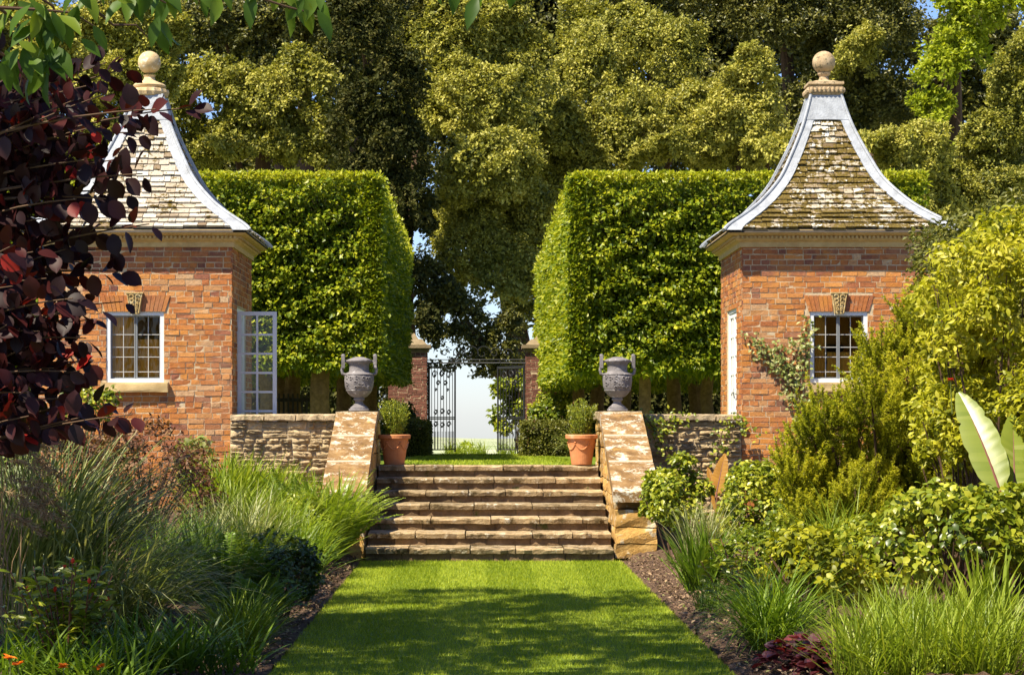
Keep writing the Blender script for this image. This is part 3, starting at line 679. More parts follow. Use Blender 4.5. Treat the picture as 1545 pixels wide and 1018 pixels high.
    for e_r, e_n in ((A(1, 0, 0), A(0, -1, 0)), (A(0, 1, 0), A(1, 0, 0)), (A(-1, 0, 0), A(0, 1, 0)), (A(0, -1, 0), A(-1, 0, 0))):
        sp = -0.045; C = A(cx, YC, 0)
        def pt(sx, s_, lift):
            h, z = prof(s_); nn = pnorm(s_); return C+e_r*sx+e_n*(h+nn[0]*lift)+A(0, 0, z+nn[1]*lift)
        while sp < PLEN*0.87:
            ex = (0.125-0.05*sp/PLEN)*r.uniform(.9, 1.1); s0, s1 = sp-0.012, sp+ex+0.02
            h0, _ = prof(sp); h1, _ = prof(s1); w0, w1 = h0-strip_w(h0)+.02, h1-strip_w(h1)+.02
            x = -w0-r.uniform(0, .1)
            while x < w0:
                ln = r.uniform(.09, .26)*(0.7+.25*h0); a0, a1 = max(x, -w0), min(x+ln, w0)
                x += ln
                if a1-a0 < .02: continue
                g = .004; k0, k1 = max(-w1, min(w1, a0)), max(-w1, min(w1, a1)); jt = r.uniform(-.016, .014)
                lf = 0.034+r.uniform(0, .020)
                P8 = [pt(a0+g, s0+jt, lf-.030), pt(a1-g, s0+jt+r.uniform(-.012, .012), lf-.030), pt(k1-g, s1, -.004), pt(k0+g, s1, -.004),
                      pt(a0+g, s0+jt, lf), pt(a1-g, s0+jt, lf+r.uniform(-.004, .004)), pt(k1-g, s1, .012), pt(k0+g, s1, .012)]
                mb.hexa(P8, np.clip(r.normal(.55, .27), 0, 1))
            sp += ex
    mb.build('slates', slate, roof)
    ss = np.linspace(-.01, PLEN, 46)
    for sx_, sy_ in ((1, -1), (1, 1), (-1, 1), (-1, -1)):
        mb = MB()
        for face in (0, 1):
            V = []
            for q in ss:
                h, z = prof(q); nn = pnorm(q); k = h-strip_w(h)*(1+.02*sin(q*9)); k = max(k, 0.0) if q < PLEN*.86 else -.01
                lift = .048
                hh = h+nn[0]*lift; zz = z+nn[1]*lift
                for along, dl in ((h+nn[0]*lift, 0), (k, 0), (k, -.03)):
                    if face == 0: V.append((cx+sx_*along, YC+sy_*(hh+dl*nn[0]), zz+dl*nn[1]))
                    else: V.append((cx+sx_*(hh+dl*nn[0]), YC+sy_*along, zz+dl*nn[1]))
            F = [(i*3+j, (i+1)*3+j, (i+1)*3+j+1, i*3+j+1) for i in range(len(ss)-1) for j in range(2)]
            mb.add(V, F)
        pts = []
        for q in ss:
            h, z = prof(q); nn = pnorm(q); pts.append((cx+sx_*(h+nn[0]*.052), YC+sy_*(h+nn[0]*.052), z+.052*nn[1]))
        mb.tube(pts, .022, 8)
        mb.build('hip_lead', M_LEAD, roof, smooth=False)
    # lead apron at the very top
    mb = MB(); V = []
    for q in np.linspace(PLEN*.855, PLEN, 10):
        h, z = prof(q); h += .055
        V += [(cx-h, YC-h, z), (cx+h, YC-h, z), (cx+h, YC+h, z), (cx-h, YC+h, z)]
    mb.add(V, [(i*4+j, i*4+(j+1) % 4, (i+1)*4+(j+1) % 4, (i+1)*4+j) for i in range(9) for j in range(4)]); mb.build('lead_cap', M_LEAD, roof)
    # finial
    mb = MB(); zb = 5.95
    if s > 0:
        mb.lathe((cx, YC, zb), [(.18, -.01), (.245, .015, 1), (.262, .06, 1), (.25, .10, 1), (.20, .115), (.215, .13), (.225, .155), (.20, .18), (.13, .205), (.085, .23), (.07, .27), (.085, .30)], 48, lobes=16, amp=.035)
    else:
        def sq(h, z0, h2, z1): mb.hexa([(cx-h, YC-h, zb+z0), (cx+h, YC-h, zb+z0), (cx+h, YC+h, zb+z0), (cx-h, YC+h, zb+z0), (cx-h2, YC-h2, zb+z1), (cx+h2, YC-h2, zb+z1), (cx+h2, YC+h2, zb+z1), (cx-h2, YC+h2, zb+z1)])
        sq(.185, -.01, .235, .03); sq(.228, .03, .228, .115); sq(.20, .115, .235, .15); sq(.24, .15, .235, .185); sq(.20, .185, .12, .215)
        for k in range(8):
            xx = cx-.20+.4*k/7
            for yy in (YC-.235, YC+.235): mb.lathe((xx, yy, zb+.072), [(.004, -.04), (.022, -.028), (.028, 0), (.022, .028), (.004, .04)], 8)
            for yy in (cx-.235, cx+.235): mb.lathe((yy, YC-.20+.4*k/7, zb+.072), [(.004, -.04), (.022, -.028), (.028, 0), (.022, .028), (.004, .04)], 8)
        mb.lathe((cx, YC, zb), [(.10, .21), (.07, .24), (.06, .28), (.085, .31), (.09, .335)], 20)
    fin = mb.build('finial', finm, t, smooth=False)
    mb = MB(); mb.lathe((cx, YC, zb+.475), [(.156*cos(a), .156*sin(a)) for a in np.linspace(-pi/2+.03, pi/2-.03, 16)], 28); mb.build('ball', finm, fin, smooth=True)
    # window
    wy = YF+0.055
    mb = MB(); f = 0.05
    for (ax, az, bx, bz) in ((-ww, wz0, -ww+f, wz1), (ww-f, wz0, ww, wz1), (-ww+f, wz1-f, ww-f, wz1), (-ww+f, wz0, ww-f, wz0+f)):
        mb.box((cx+ax, wy-.045, az), (cx+bx, wy+.06, bz))
    wn = mb.build('window', M_WHITE, t)
    mb = MB(); iw = ww-f; c = .016; za, zb2 = wz0+f, wz1-f
    for sd in (-1, 1):
        a, b = (-iw, -.004) if sd < 0 else (.004, iw)
        for (ax, az, bx, bz) in ((a, za, a+c, zb2), (b-c, za, b, zb2), (a+c, za, b-c, za+c), (a+c, zb2-c, b-c, zb2)): mb.box((cx+ax, wy, az), (cx+bx, wy+.03, bz))
    mb.build('casement', M_IRONGREY, wn)
    mb = MB(); l = .0045; yl = wy+.012
    rows = [za+c]+[za+(zb2-za)*q for q in (.11, .345, .5, .70)]
    for q in rows[1:]:
        mb.box((cx-iw+c, yl, q-l), (cx-c-.004, yl+.008, q+l)); mb.box((cx+c+.004, yl, q-l), (cx+iw-c, yl+.008, q+l))
    for xm in (-iw/2, iw/2): mb.box((cx+xm-l, yl-.002, za+c), (cx+xm+l, yl+.006, zb2-c))
    mb.build('lead_bars', M_LEADBAR, wn)
    mb = MB()
    for a, b in ((-iw+c, -c-.004), (c+.004, iw-c)): mb.add([(cx+a, wy+.018, za+c), (cx+b, wy+.018, za+c), (cx+b, wy+.018+r.normal(0, .001), zb2-c), (cx+a, wy+.018, zb2-c)], [(0, 1, 2, 3)])
    mb.build('pane', M_GLASS, wn)
    mb = MB(); rough_block(mb, r, (cx-.445, YF-.085, wz0-.128), (cx+.445, YF+.06, wz0-.002), .004, 6); mb.build('sill', M_CORNICE, wn)
    # keystone with a carved face
    mb = MB()
    def trap(xb, xt, z0, z1, d): mb.hexa([(cx-xb, YF-d, z0), (cx+xb, YF-d, z0), (cx+xb, YF-.005, z0), (cx-xb, YF-.005, z0), (cx-xt, YF-d, z1), (cx+xt, YF-d, z1), (cx+xt, YF-.005, z1), (cx-xt, YF-.005, z1)])
    trap(.062, .105, wz1-.03, 3.205, .05); trap(.112, .112, 3.206, 3.225, .07)
    # raised rim and scrolls
    for sgn in (-1, 1): mb.tube([(cx+sgn*.055, YF-.055, wz1-.02), (cx+sgn*.093, YF-.055, 3.19)], .009, 6)
    for q, zc in enumerate((wz1+.03, wz1+.085, wz1+.14, wz1+.19)):
        rr = .018+.006*q
        for sgn in (-1, 1):
            mb.tube([(cx+sgn*(.012+rr*(1+cos(a))*.8), YF-.062, zc+rr*sin(a)*.8) for a in np.linspace(0.3, 5.4, 10)], .0085, 5)
    mb.build('keystone', M_CARVED, t)
    # door
    xf = xin-s*.07
    mb = MB(); q = .055
    for (a, za_, b, zb_) in ((dy0, dz0, dy0+q, dz1), (dy1-q, dz0, dy1, dz1), (dy0+q, dz1-q, dy1-q, dz1)): mb.box((min(xf, xf+s*.05), a, za_), (max(xf, xf+s*.05), b, zb_))
    df = mb.build('door_frame', M_WHITE2, t)
    def leaf(org, u, lab=None):
        """glazed leaf from org along unit u, 0.52 wide"""
        org = np.asarray(org, float); u = np.asarray(u, float); v = np.cross(u, A(0, 0, 1)); wd, z0, z1 = 0.52, dz0+.01, dz1-q-.01
        mb = MB(); gb = MB(); st = .052
        def bar(a, za_, b, zb_, d=.02):
            P8 = [org+u*x_+v*y_+A(0, 0, z_) for z_ in (za_, zb_) for x_, y_ in ((a, -d), (b, -d), (b, d), (a, d))]; mb.hexa(P8)
        bar(0, z0, st, z1); bar(wd-st, z0, wd, z1); bar(st, z1-st, wd-st, z1); bar(st, z0, wd-st, z0+.16)
        bar(wd/2-.014, z0+.16, wd/2+.014, z1-st, .015)
        for k in range(1, 7):
            zc = z1-st-(z1-st-z0-.16)*k/7; bar(st, zc-.014, wd/2-.014, zc+.014, .0145); bar(wd/2+.014, zc-.014, wd-st, zc+.014, .0145)
        gb.add([org+u*st+A(0, 0, z0+.16), org+u*(wd-st)+A(0, 0, z0+.16), org+u*(wd-st)+A(0, 0, z1-st), org+u*st+A(0, 0, z1-st)], [(0, 1, 2, 3)])
        d_ = mb.build('door', M_WHITE2 if not lab else M_WHITE, t); gb.build('pane', M_GLASS, d_)
        hb = MB(); hb.tube([org+u*(wd-.026)-v*.02+A(0, 0, 1.93), org+u*(wd-.026)-v*.05+A(0, 0, 1.93), org+u*(wd-.10)-v*.05+A(0, 0, 1.93)], .008, 6)
        P8 = [org+u*(wd-.026+x_)+v*y_+A(0, 0, z_) for z_ in (1.86, 1.99) for x_, y_ in ((-.015, -.026), (.015, -.026), (.015, -.0205), (-.015, -.0205))]; hb.hexa(P8)
        hb.build('handle', M_BLACK, d_)
        if lab: d_['label'] = lab
    if open_door:
        leaf((xin+s*.01, dy0+.03, 0), (s, 0, 0), 'glazed door leaf standing open')
        leaf((xf+s*.02, dy1-q-.004, 0), (0, -1, 0))
    else:
        leaf((xf+s*.02, dy0+q+.004, 0), (0, 1, 0)); leaf((xf+s*.02, dy1-q-.004, 0), (0, -1, 0))
    return t
make_pavilion(-4.485, 1, 'brick pavilion with open glazed door and pale slate roof, half behind purple leaves', M_SLATE_L, M_FINIAL_PALE, 11, True)
make_pavilion(4.705, -1, 'brick pavilion with mossy slate roof and a climber beside its window', M_SLATE_R, M_FINIAL, 12, False)

# ------------------------------------------------------------------ urns and pots
def make_urn(x, y, z, label):
    t = thing('lead_urn', (x, y, z), label, 'urn', 'dark lead urns on the stone piers')
    mb = MB()
    mb.box((x-.125, y-.125, z+.001), (x+.125, y+.125, z+.035))
    mb.lathe((x, y, z), [(.115, .035), (.118, .05), (.075, .085), (.052, .11), (.05, .135), (.07, .15), (.075, .165), (.06, .175), (.11, .20), (.155, .25), (.182, .32), (.19, .40), (.188, .455), (.178, .49), (.135, .505), (.128, .52), (.126, .58), (.135, .615), (.165, .64), (.17, .66), (.13, .675), (.06, .70), (.0, .705)], 40)
    b = mb.build('body', M_URN, t, smooth=True)
    for sg in (-1, 1):
        mb = MB()
        mb.box((x+sg*.205-.022, y-.035, z+.56), (x+sg*.205+.022, y+.035, z+.715)); mb.lathe((x+sg*.205, y, z+.715), [(.027, 0), (.025, .014), (.012, .024), (.0, .026)], 12)
        mb.tube([(x+sg*.178, y, z+.475), (x+sg*.212, y, z+.49), (x+sg*.222, y, z+.53), (x+sg*.212, y, z+.57)], .020, 8)
        mb.tube([(x+sg*.15, y, z+.645), (x+sg*.19, y, z+.64)], .018, 8)
        mb.build('handle', M_URN, t)
    # cast relief on the belly
    mb = MB(); r = np.random.default_rng(5)
    def onb(a, zz): 
        rr = np.interp(zz, [.20, .25, .32, .40, .455, .49], [.11, .155, .182, .19, .188, .178]); return (x+(rr+.003)*sin(a), y-(rr+.003)*cos(a), z+zz)
    for k in range(16):
        a0 = r.uniform(-1.0, 1.0); z0 = r.uniform(.30, .44)
        mb.tube([onb(a0+.14*cos(q)*(1-q/9), z0+.028*sin(q)*(1-q/9)) for q in np.linspace(0, 5.5, 9)], .009, 5)
    mb.tube([onb(a, .478) for a in np.linspace(-3.1, 3.1, 40)], .008, 5); mb.tube([onb(a, .27) for a in np.linspace(-3.1, 3.1, 40)], .006, 5)
    mb.build('relief', M_URN, b)
make_urn(-1.535, 28.55, 1.6685, 'dark lead urn with upright handles on the pier left of the steps')
make_urn(1.785, 28.55, 1.6685, 'dark lead urn with upright handles on the pier right of the steps')

def make_pot(x, y, z, label, plabel, seed):
    t = thing('terracotta_pot', (x, y, z), label, 'flowerpot', 'terracotta pots at the top of the steps')
    mb = MB(); mb.lathe((x, y, z), [(.125, 0), (.13, .01), (.165, .26), (.178, .325), (.205, .335), (.208, .375), (.20, .385), (.185, .385), (.175, .34), (.0, .33)], 36)
    mb.build('pot', M_TERRA, t, smooth=False)
    mb = MB()
    def on(a, zz): rr = np.interp(zz, [0, .26, .325], [.128, .165, .178])+.003; return (x+rr*sin(a), y-rr*cos(a), z+zz)
    for k in range(6):
        c = k*pi/3; mb.tube([on(c+q, .27-.075*(1-(q/.5)**2)) for q in np.linspace(-.5, .5, 11)], .009, 6)
        mb.lathe(on(c+.52, .285), [(.003, -.016), (.016, 0), (.003, .016)], 8)
    mb.build('swag', M_TERRA, t)
    r = np.random.default_rng(seed)
    p = thing('potted_shrub', (x, y, z+.33), plabel, 'shrub', 'clipped shrubs in terracotta pots')
    mb = MB(); st = MB()
    for k in range(60):
        a = r.uniform(0, 2*pi); q = .165*math.sqrt(r.random()); h = r.uniform(.34, .52)*(1-.4*q)
        b0 = A(x+q*.5*cos(a), y+q*.5*sin(a), z+.32); b1 = A(x+q*1.25*cos(a), y+q*1.25*sin(a), z+.33+h)
        st.tube([b0, (b0+b1)/2+A(0, 0, .02), b1], .003, 4)
        n = 60; f = r.uniform(.05, 1, n)[:, None]; P = b0+(b1-b0)*f+r.normal(0, .012, (n, 3))
        d = nrm(rdir(r, n)+A(0, 0, .8)); leaves(mb, r, P, d, rdir(r, n)+A(0, -.3, .6), r.uniform(.025, .04, n), .012, np.clip(r.random(n)*.6+.15+.25*f[:, 0], 0, 1))
    mb.build('foliage', M_SHRUB, p); st.build('stems', M_STEM, p)
make_pot(-1.07, 28.22, 0.993, 'swagged terracotta pot beside the left pier on the top step', 'upright clipped shrub in the left terracotta pot', 21)
make_pot(1.31, 28.22, 0.993, 'swagged terracotta pot beside the right pier on the top step', 'upright clipped shrub in the right terracotta pot', 22)

# ------------------------------------------------------------------ stilt hedges
def make_stilt(x0, x1, y0, y1, z0, z1, inner, label, trunks, seed):
    r = np.random.default_rng(seed)
    t = thing('stilt_hedge', ((x0+x1)/2, (y0+y1)/2, up_z(y0)), label, 'hedge', 'square-clipped hornbeam hedges on bare trunks')
    mb = MB()
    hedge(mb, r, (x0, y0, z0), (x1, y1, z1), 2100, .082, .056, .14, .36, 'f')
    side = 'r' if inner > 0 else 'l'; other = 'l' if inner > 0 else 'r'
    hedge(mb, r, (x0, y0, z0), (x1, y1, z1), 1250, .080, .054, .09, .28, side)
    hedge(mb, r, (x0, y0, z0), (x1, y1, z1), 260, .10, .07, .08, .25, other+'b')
    hedge(mb, r, (x0, y0, z1-.3), (x1, y0+1.6, z1), 1500, .08, .052, .07, .15, 't', shift=.12)  # top leaves toned lighter, sunlight on the top put into the colour
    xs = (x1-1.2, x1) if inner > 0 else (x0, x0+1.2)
    hedge(mb, r, (xs[0], y0+1.6, z1-.3), (xs[1], y1, z1), 1300, .085, .055, .07, .15, 't', shift=.12)  # same sunlit tone put into the inner top strip
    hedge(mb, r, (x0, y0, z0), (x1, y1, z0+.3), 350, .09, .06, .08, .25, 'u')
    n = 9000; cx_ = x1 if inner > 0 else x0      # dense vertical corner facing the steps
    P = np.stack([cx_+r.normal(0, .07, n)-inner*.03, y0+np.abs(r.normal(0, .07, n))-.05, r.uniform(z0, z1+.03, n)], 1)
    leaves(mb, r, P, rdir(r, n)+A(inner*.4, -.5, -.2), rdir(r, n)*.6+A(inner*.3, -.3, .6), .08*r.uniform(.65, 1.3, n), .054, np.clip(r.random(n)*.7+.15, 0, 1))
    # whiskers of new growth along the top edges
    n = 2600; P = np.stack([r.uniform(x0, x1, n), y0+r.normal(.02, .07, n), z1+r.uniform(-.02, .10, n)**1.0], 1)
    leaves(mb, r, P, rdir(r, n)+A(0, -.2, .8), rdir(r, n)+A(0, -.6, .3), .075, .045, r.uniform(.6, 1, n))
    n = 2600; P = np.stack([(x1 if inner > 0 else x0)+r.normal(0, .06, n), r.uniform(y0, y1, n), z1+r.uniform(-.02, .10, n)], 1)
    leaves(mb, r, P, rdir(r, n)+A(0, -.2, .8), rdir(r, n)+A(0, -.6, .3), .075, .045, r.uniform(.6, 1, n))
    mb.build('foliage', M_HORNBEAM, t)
    mb = MB(); mb.box((x0+.45, y0+.45, z0+.35), (x1-.45, y1-.45, z1-.22)); mb.build('shade_core', M_CORE, t)
    for tx, ty, tr in trunks:
        mb = MB(); zb = up_z(ty)-.05; k = r.normal(0, .03, (5, 2))
        pts = [(tx+k[i][0], ty+k[i][1], zb+(z0+.7-zb)*i/4) for i in range(5)]
        mb.tube(pts, [tr*1.35, tr*1.05, tr, tr*.95, tr*.9], 14); mb.build('trunk', M_BARK, t)
tl = [(W(x, 600, d)[0], d, rr) for x, d, rr in ((484, 34.6, .15), (445, 36.5, .13), (398, 34.7, .10), (425, 41, .15), (520, 40, .13), (560, 46, .14), (300, 34.8, .14))]
tr = [(W(x, 600, d)[0], d, rr) for x, d, rr in ((973, 34.7, .095), (1016, 37.5, .12), (940, 39, .13), (1070, 36, .10), (1050, 42, .14), (905, 46, .15), (870, 50, .14), (1180, 34.8, .13))]
make_stilt(-7.4, -1.60, 34.0, 51.0, 2.36, 5.24, 1, 'clipped hornbeam hedge raised on trunks, behind the left pavilion', tl, 31)
make_stilt(1.50, 6.85, 34.0, 56.5, 2.30, 5.24, -1, 'clipped hornbeam hedge raised on trunks, behind the right pavilion', tr, 32)

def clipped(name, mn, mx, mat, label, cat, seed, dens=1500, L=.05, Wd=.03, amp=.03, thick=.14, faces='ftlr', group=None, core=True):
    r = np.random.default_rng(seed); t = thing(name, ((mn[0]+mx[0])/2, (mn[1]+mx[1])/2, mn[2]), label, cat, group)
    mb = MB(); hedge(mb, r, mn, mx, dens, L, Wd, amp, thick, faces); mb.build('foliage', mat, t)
    if core:
        c = thick*1.1; mb = MB(); mb.box((mn[0]+c, mn[1]+c, mn[2]), (mx[0]-c, mx[1]-c, mx[2]-c)); mb.build('shade_core', M_CORE, t)
clipped('low_hedge', (-1.75, 44.4, .75), (-1.03, 47.5, 1.50), M_BOX, 'low dark box hedge end left of the gate, behind the pot', 'hedge', 41, 2600, .05, .034, group='low box hedges inside the gate')
clipped('low_hedge', (.87, 44.4, .75), (2.6, 45.6, 1.52), M_BOX, 'low box hedge right of the gate, behind the right pot', 'hedge', 42, 2600, .05, .034, group='low box hedges inside the gate')
clipped('yew_hedge', (4.72, 9.0, 0), (7.2, 24.3, 3.60), M_BOX, 'tall clipped yew hedge along the right border', 'hedge', 43, 900, .06, .035, .05, .2, 'fltb')
clipped('boundary_hedge', (-14, 57.5, .4), (-2.3, 59, 4.2), M_YEWDARK, 'dark tall boundary hedge seen between trunks on the left', 'hedge', 44, 260, .14, .08, .12, .3, 'ftr')
clipped('boundary_hedge', (2.3, 58.2, .4), (14, 59.7, 4.2), M_YEWDARK, 'dark tall boundary hedge seen between trunks on the right', 'hedge', 45, 260, .14, .08, .12, .3, 'ftl')

def make_slat_fence():
    t = thing('slat_fence', (-3.3, 37, up_z(37)), 'dark slatted timber fence beyond the open pavilion door', 'fence')
    mb = MB(); xa, xb = W(405, 600, 36)[0], W(475, 600, 36)[0]-.0
    for x in np.arange(-4.6, xb, .075): mb.box((x, 36.0, .9), (x+.03, 36.025, 1.98))
    mb.build('slats', M_DARKWOOD, t)
    mb = MB(); mb.box((-4.6, 36.026, 1.85), (xb, 36.06, 1.91)); mb.box((-4.6, 36.026, 1.1), (xb, 36.06, 1.16)); mb.build('rails', M_DARKWOOD, t)
make_slat_fence()

# ------------------------------------------------------------------ gate
def make_gatepier(x0, x1, label, seed):
    r = np.random.default_rng(seed); t = thing('brick_pier', ((x0+x1)/2, 53.4, .7), label, 'gate pier', 'brick gate piers at the end of the upper lawn')
    mb = MB(); mb.box((x0, 53, .6), (x1, 53.9, 3.17)); mb.build('pier_core', M_MORTAR, t)
    mb = MB(); bricks(mb, r, (x0, 53, 0), (1, 0, 0), (0, -1, 0), x1-x0, .6, 3.16); bricks(mb, r, (x1, 53, 0), (0, 1, 0), (1, 0, 0), .9, .6, 3.16); bricks(mb, r, (x0, 53.9, 0), (0, -1, 0), (-1, 0, 0), .9, .6, 3.16)
    mb.build('brickwork', M_OLDBRICK, t)
    mb = MB(); c = ((x0+x1)/2, 53.45)
    def fr(h0, z0, h1, z1):
        hx, k = (x1-x0)/2, .45
        mb.hexa([(c[0]-hx-h0, c[1]-k-h0, z0), (c[0]+hx+h0, c[1]-k-h0, z0), (c[0]+hx+h0, c[1]+k+h0, z0), (c[0]-hx-h0, c[1]+k+h0, z0), (c[0]-hx-h1, c[1]-k-h1, z1), (c[0]+hx+h1, c[1]-k-h1, z1), (c[0]+hx+h1, c[1]+k+h1, z1), (c[0]-hx-h1, c[1]+k+h1, z1)])
    fr(.03, 3.17, .06, 3.25); fr(.10, 3.25, .10, 3.33); fr(.02, 3.33, -.12, 3.47); fr(-.2, 3.47, -.30, 3.62)
    mb.build('cap', M_SHADECAP, t)
make_gatepier(-2.15, -1.24, 'red brick gate pier with stone cap beside left gate leaf', 51)
make_gatepier(1.14, 2.05, 'red brick gate pier with stone cap behind the right hedge', 52)

def make_gate(xh, sg, label, seed):
    r = np.random.default_rng(seed); zb, zt = .76, 2.84
    t = thing('iron_gate', (xh, 53.3, zb), label, 'gate', 'leaves of the wrought iron gate')
    wd = 1.14; th = radians(56); u = A(-sg*cos(th)*-1*1, sin(th), 0) if False else A(sg*cos(th), sin(th), 0); o = A(xh, 53.3, 0)
    P = lambda a, z: o+u*a+A(0, 0, z)
    mb = MB()
    for a, rr in ((.02, .028), (wd-.02, .024)): mb.tube([P(a, zb), P(a, zt)], rr, 6)
    for z in (zb+.06, zb+.80, zt-.05, zt-.02, zb+.84): mb.tube([P(0, z), P(wd, z)], .016, 6)
    mb.build('frame', M_BLACK, t)
    mb = MB()
    for a in np.linspace(.13, wd-.13, 8): mb.tube([P(a, zb+.06), P(a, zt-.05)], .009, 5)
    for a in np.linspace(.09, wd-.09, 15): mb.tube([P(a, zb+.06), P(a, zb+.5)], .006, 4)
    mb.build('bars', M_BLACK, t)
    def scroll(a, z, rr, d=1):
        mb = MB(); mb.tube([P(a+d*rr*(1-q/8)*cos(q), z+rr*(1-q/8)*sin(q)) for q in np.linspace(0, 6.5, 16)], .011, 5); mb.build('scroll', M_BLACK, t)
    for a, z, rr in ((.25, zt-.22, .13), (.55, zt-.2, .12), (.85, zt-.22, .13), (.4, zt-.42, .09), (.7, zt-.42, .09), (.3, zb+.95, .09), (.57, zb+.97, .1), (.85, zb+.95, .09), (.3, zb+.66, .1), (.57, zb+.64, .1), (.85, zb+.66, .1), (.57, zb+1.3, .07), (.3, zb+1.5, .05), (.8, zb+1.5, .05)):
        scroll(a, z, rr); scroll(a, z, rr*.8, -1)
make_gate(-1.2, 1, 'black scrolled iron gate leaf standing open by the left brick pier', 1)
make_gate(1.1, -1, 'black scrolled iron gate leaf standing open against leafy shrubs on the right', 2)
t = thing('gate_overthrow', (-.05, 53.2, .75), 'black iron overthrow with scrolls spanning between the gate piers', 'gate overthrow')
mb = MB(); mb.tube([(-1.24, 53.2, 2.90), (1.14, 53.2, 2.90)], .02, 6); mb.tube([(-1.24, 53.2, 2.98), (1.14, 53.2, 2.98)], .012, 6)
for x in (-1.2, -.62, .52, 1.1): mb.tube([(x, 53.2, .72), (x, 53.2, 2.9)] if abs(x) > 1 else [(x, 53.2, 2.9), (x, 53.2, 3.0)], .02, 6)
mb.build('frame', M_BLACK, t)
for c, rr in ((-.5, .16), (-.2, .2), (.1, .2), (.4, .16), (-.8, .11), (.7, .11)):
    mb = MB(); mb.tube([(c+rr*(1-q/8)*cos(q), 53.2, 3.14+rr*(1-q/8)*sin(q)) for q in np.linspace(0, 7, 18)], .012, 5); mb.build('scroll', M_BLACK, t)

# ------------------------------------------------------------------ background trees
def make_tree(label, mat, D, lobes, leaf, dens, seed, trunk=None, shift=0.0, name='tree', rough=.85, group='trees beyond the garden', limbs=True):
    r = np.random.default_rng(seed)
    cs = [W(l[0], l[1], D+(l[4] if len(l) > 4 else 0)) for l in lobes]
    base = np.mean(cs, 0); tx = trunk if trunk is not None else base[0]
    zg = 0.3 if D < 70 else -1.0
    t = thing(name, (tx, base[1], zg), label, 'tree', group)
    mb = MB()
    for l, c in zip(lobes, cs):
        d = c[1]; rx, rz = .9*l[2]*d/FPX, .9*l[3]*d/FPX; ry = (rx+rz)/2; R = A(rx, ry, rz)
        area = 4*pi*((rx*rz+rx*ry+ry*rz)/3)
        n = int(area*dens)
        # inner filling twigs with leaves, then boughs, then small sprays standing proud of them
        blob(mb, r, c, R*.80, n//4, leaf*1.5, leaf*.9, 'q', 12, .5, .4, shift-.12, .6, back=.5, depth=.9, warp=.5)  # inner leaves toned darker, shade inside the crown put into their colour
        ns = int(14+area*1.3)
        blob(mb, r, c, R, n//2, leaf, leaf*.6, 'q', ns, .62/math.sqrt(math.sqrt(area)+.1)*.75, .55, shift+r.normal(0, .05), .55, back=.3, depth=.6, warp=.4)
        for q in range(5):
            o = A(r.normal(0, .14), r.normal(-.1, .15), r.normal(.06, .14))*R
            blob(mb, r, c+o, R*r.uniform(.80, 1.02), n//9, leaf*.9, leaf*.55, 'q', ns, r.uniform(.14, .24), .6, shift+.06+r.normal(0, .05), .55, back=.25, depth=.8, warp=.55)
    mb.build('crown', mat, t)
    mb = MB(); top = base+A(0, 1.0, .3); bt = A(tx, base[1]+1.0, zg-.2)
    mb.tube([bt, bt*.6+top*.4, top], [.5, .36, .2], 10)
    if limbs:
        for c in cs[::2]:
            s0 = bt*.4+top*.6; mb.tube([s0, (s0+c)/2+A(0, .9, -.3), c+A(0, .8, -.1)], [.2, .12, .05], 7)
    mb.build('trunk', M_TWIG, t)
make_tree('tall holm oak with golden young leaves rising behind the gate', M_HOLM, 63,
    [(668, 70, 78, 85, 1), (735, 40, 80, 60, 2), (715, 160, 95, 85, 0), (655, 175, 55, 90, 1), (770, 120, 75, 80, 2), (735, 270, 95, 85, -1), (700, 365, 62, 70, 0), (785, 330, 75, 85, 1), (745, 430, 75, 55, 0), (805, 420, 45, 80, 1), (690, 455, 35, 40, 1), (790, 495, 40, 40, 1)], .115, 560, 101, trunk=1.9, shift=.04, limbs=False)
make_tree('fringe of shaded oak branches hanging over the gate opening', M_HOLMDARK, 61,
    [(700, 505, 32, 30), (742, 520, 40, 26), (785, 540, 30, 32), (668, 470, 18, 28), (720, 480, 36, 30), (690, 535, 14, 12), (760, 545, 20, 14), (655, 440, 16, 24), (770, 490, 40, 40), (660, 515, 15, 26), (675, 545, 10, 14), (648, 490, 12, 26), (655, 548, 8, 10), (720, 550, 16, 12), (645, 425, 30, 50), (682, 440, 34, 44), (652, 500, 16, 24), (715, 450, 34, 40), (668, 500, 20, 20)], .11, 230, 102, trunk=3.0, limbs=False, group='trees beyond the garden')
make_tree('olive-gold holm oak crown above the right-hand hedge, left of the roof', M_HOLM, 68,
    [(890, 130, 70, 85, 0), (850, 215, 55, 75, -1), (985, 90, 80, 75, 1), (950, 190, 75, 65, -1), (1040, 170, 75, 75, 0), (1010, 240, 70, 45, -2), (900, 260, 70, 50, -1), (840, 300, 50, 60, 0), (1090, 240, 70, 45, -1), (905, 45, 75, 55, 2)], .115, 560, 103, shift=.03)
make_tree('bright yellow-green young oak crown just left of the right finial', M_HOLM, 66,
    [(1135, 110, 58, 55, 0), (1120, 180, 70, 60, 0), (1165, 235, 60, 45, -1), (1070, 215, 40, 40, 0)], .115, 560, 104, shift=.24)
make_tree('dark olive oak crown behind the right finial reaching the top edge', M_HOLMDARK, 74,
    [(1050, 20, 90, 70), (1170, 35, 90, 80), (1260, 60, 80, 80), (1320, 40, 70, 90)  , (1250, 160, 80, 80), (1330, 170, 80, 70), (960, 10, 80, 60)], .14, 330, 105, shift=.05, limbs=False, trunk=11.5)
make_tree('rounded tan-gold oak crown right of the right pavilion roof', M_HOLM, 64,
    [(1330, 225, 62, 48), (1385, 240, 58, 58), (1290, 250, 45, 50), (1400, 310, 45, 50), (1285, 90, 48, 45, 8)], .115, 560, 106, shift=.1, limbs=False, trunk=8.5)
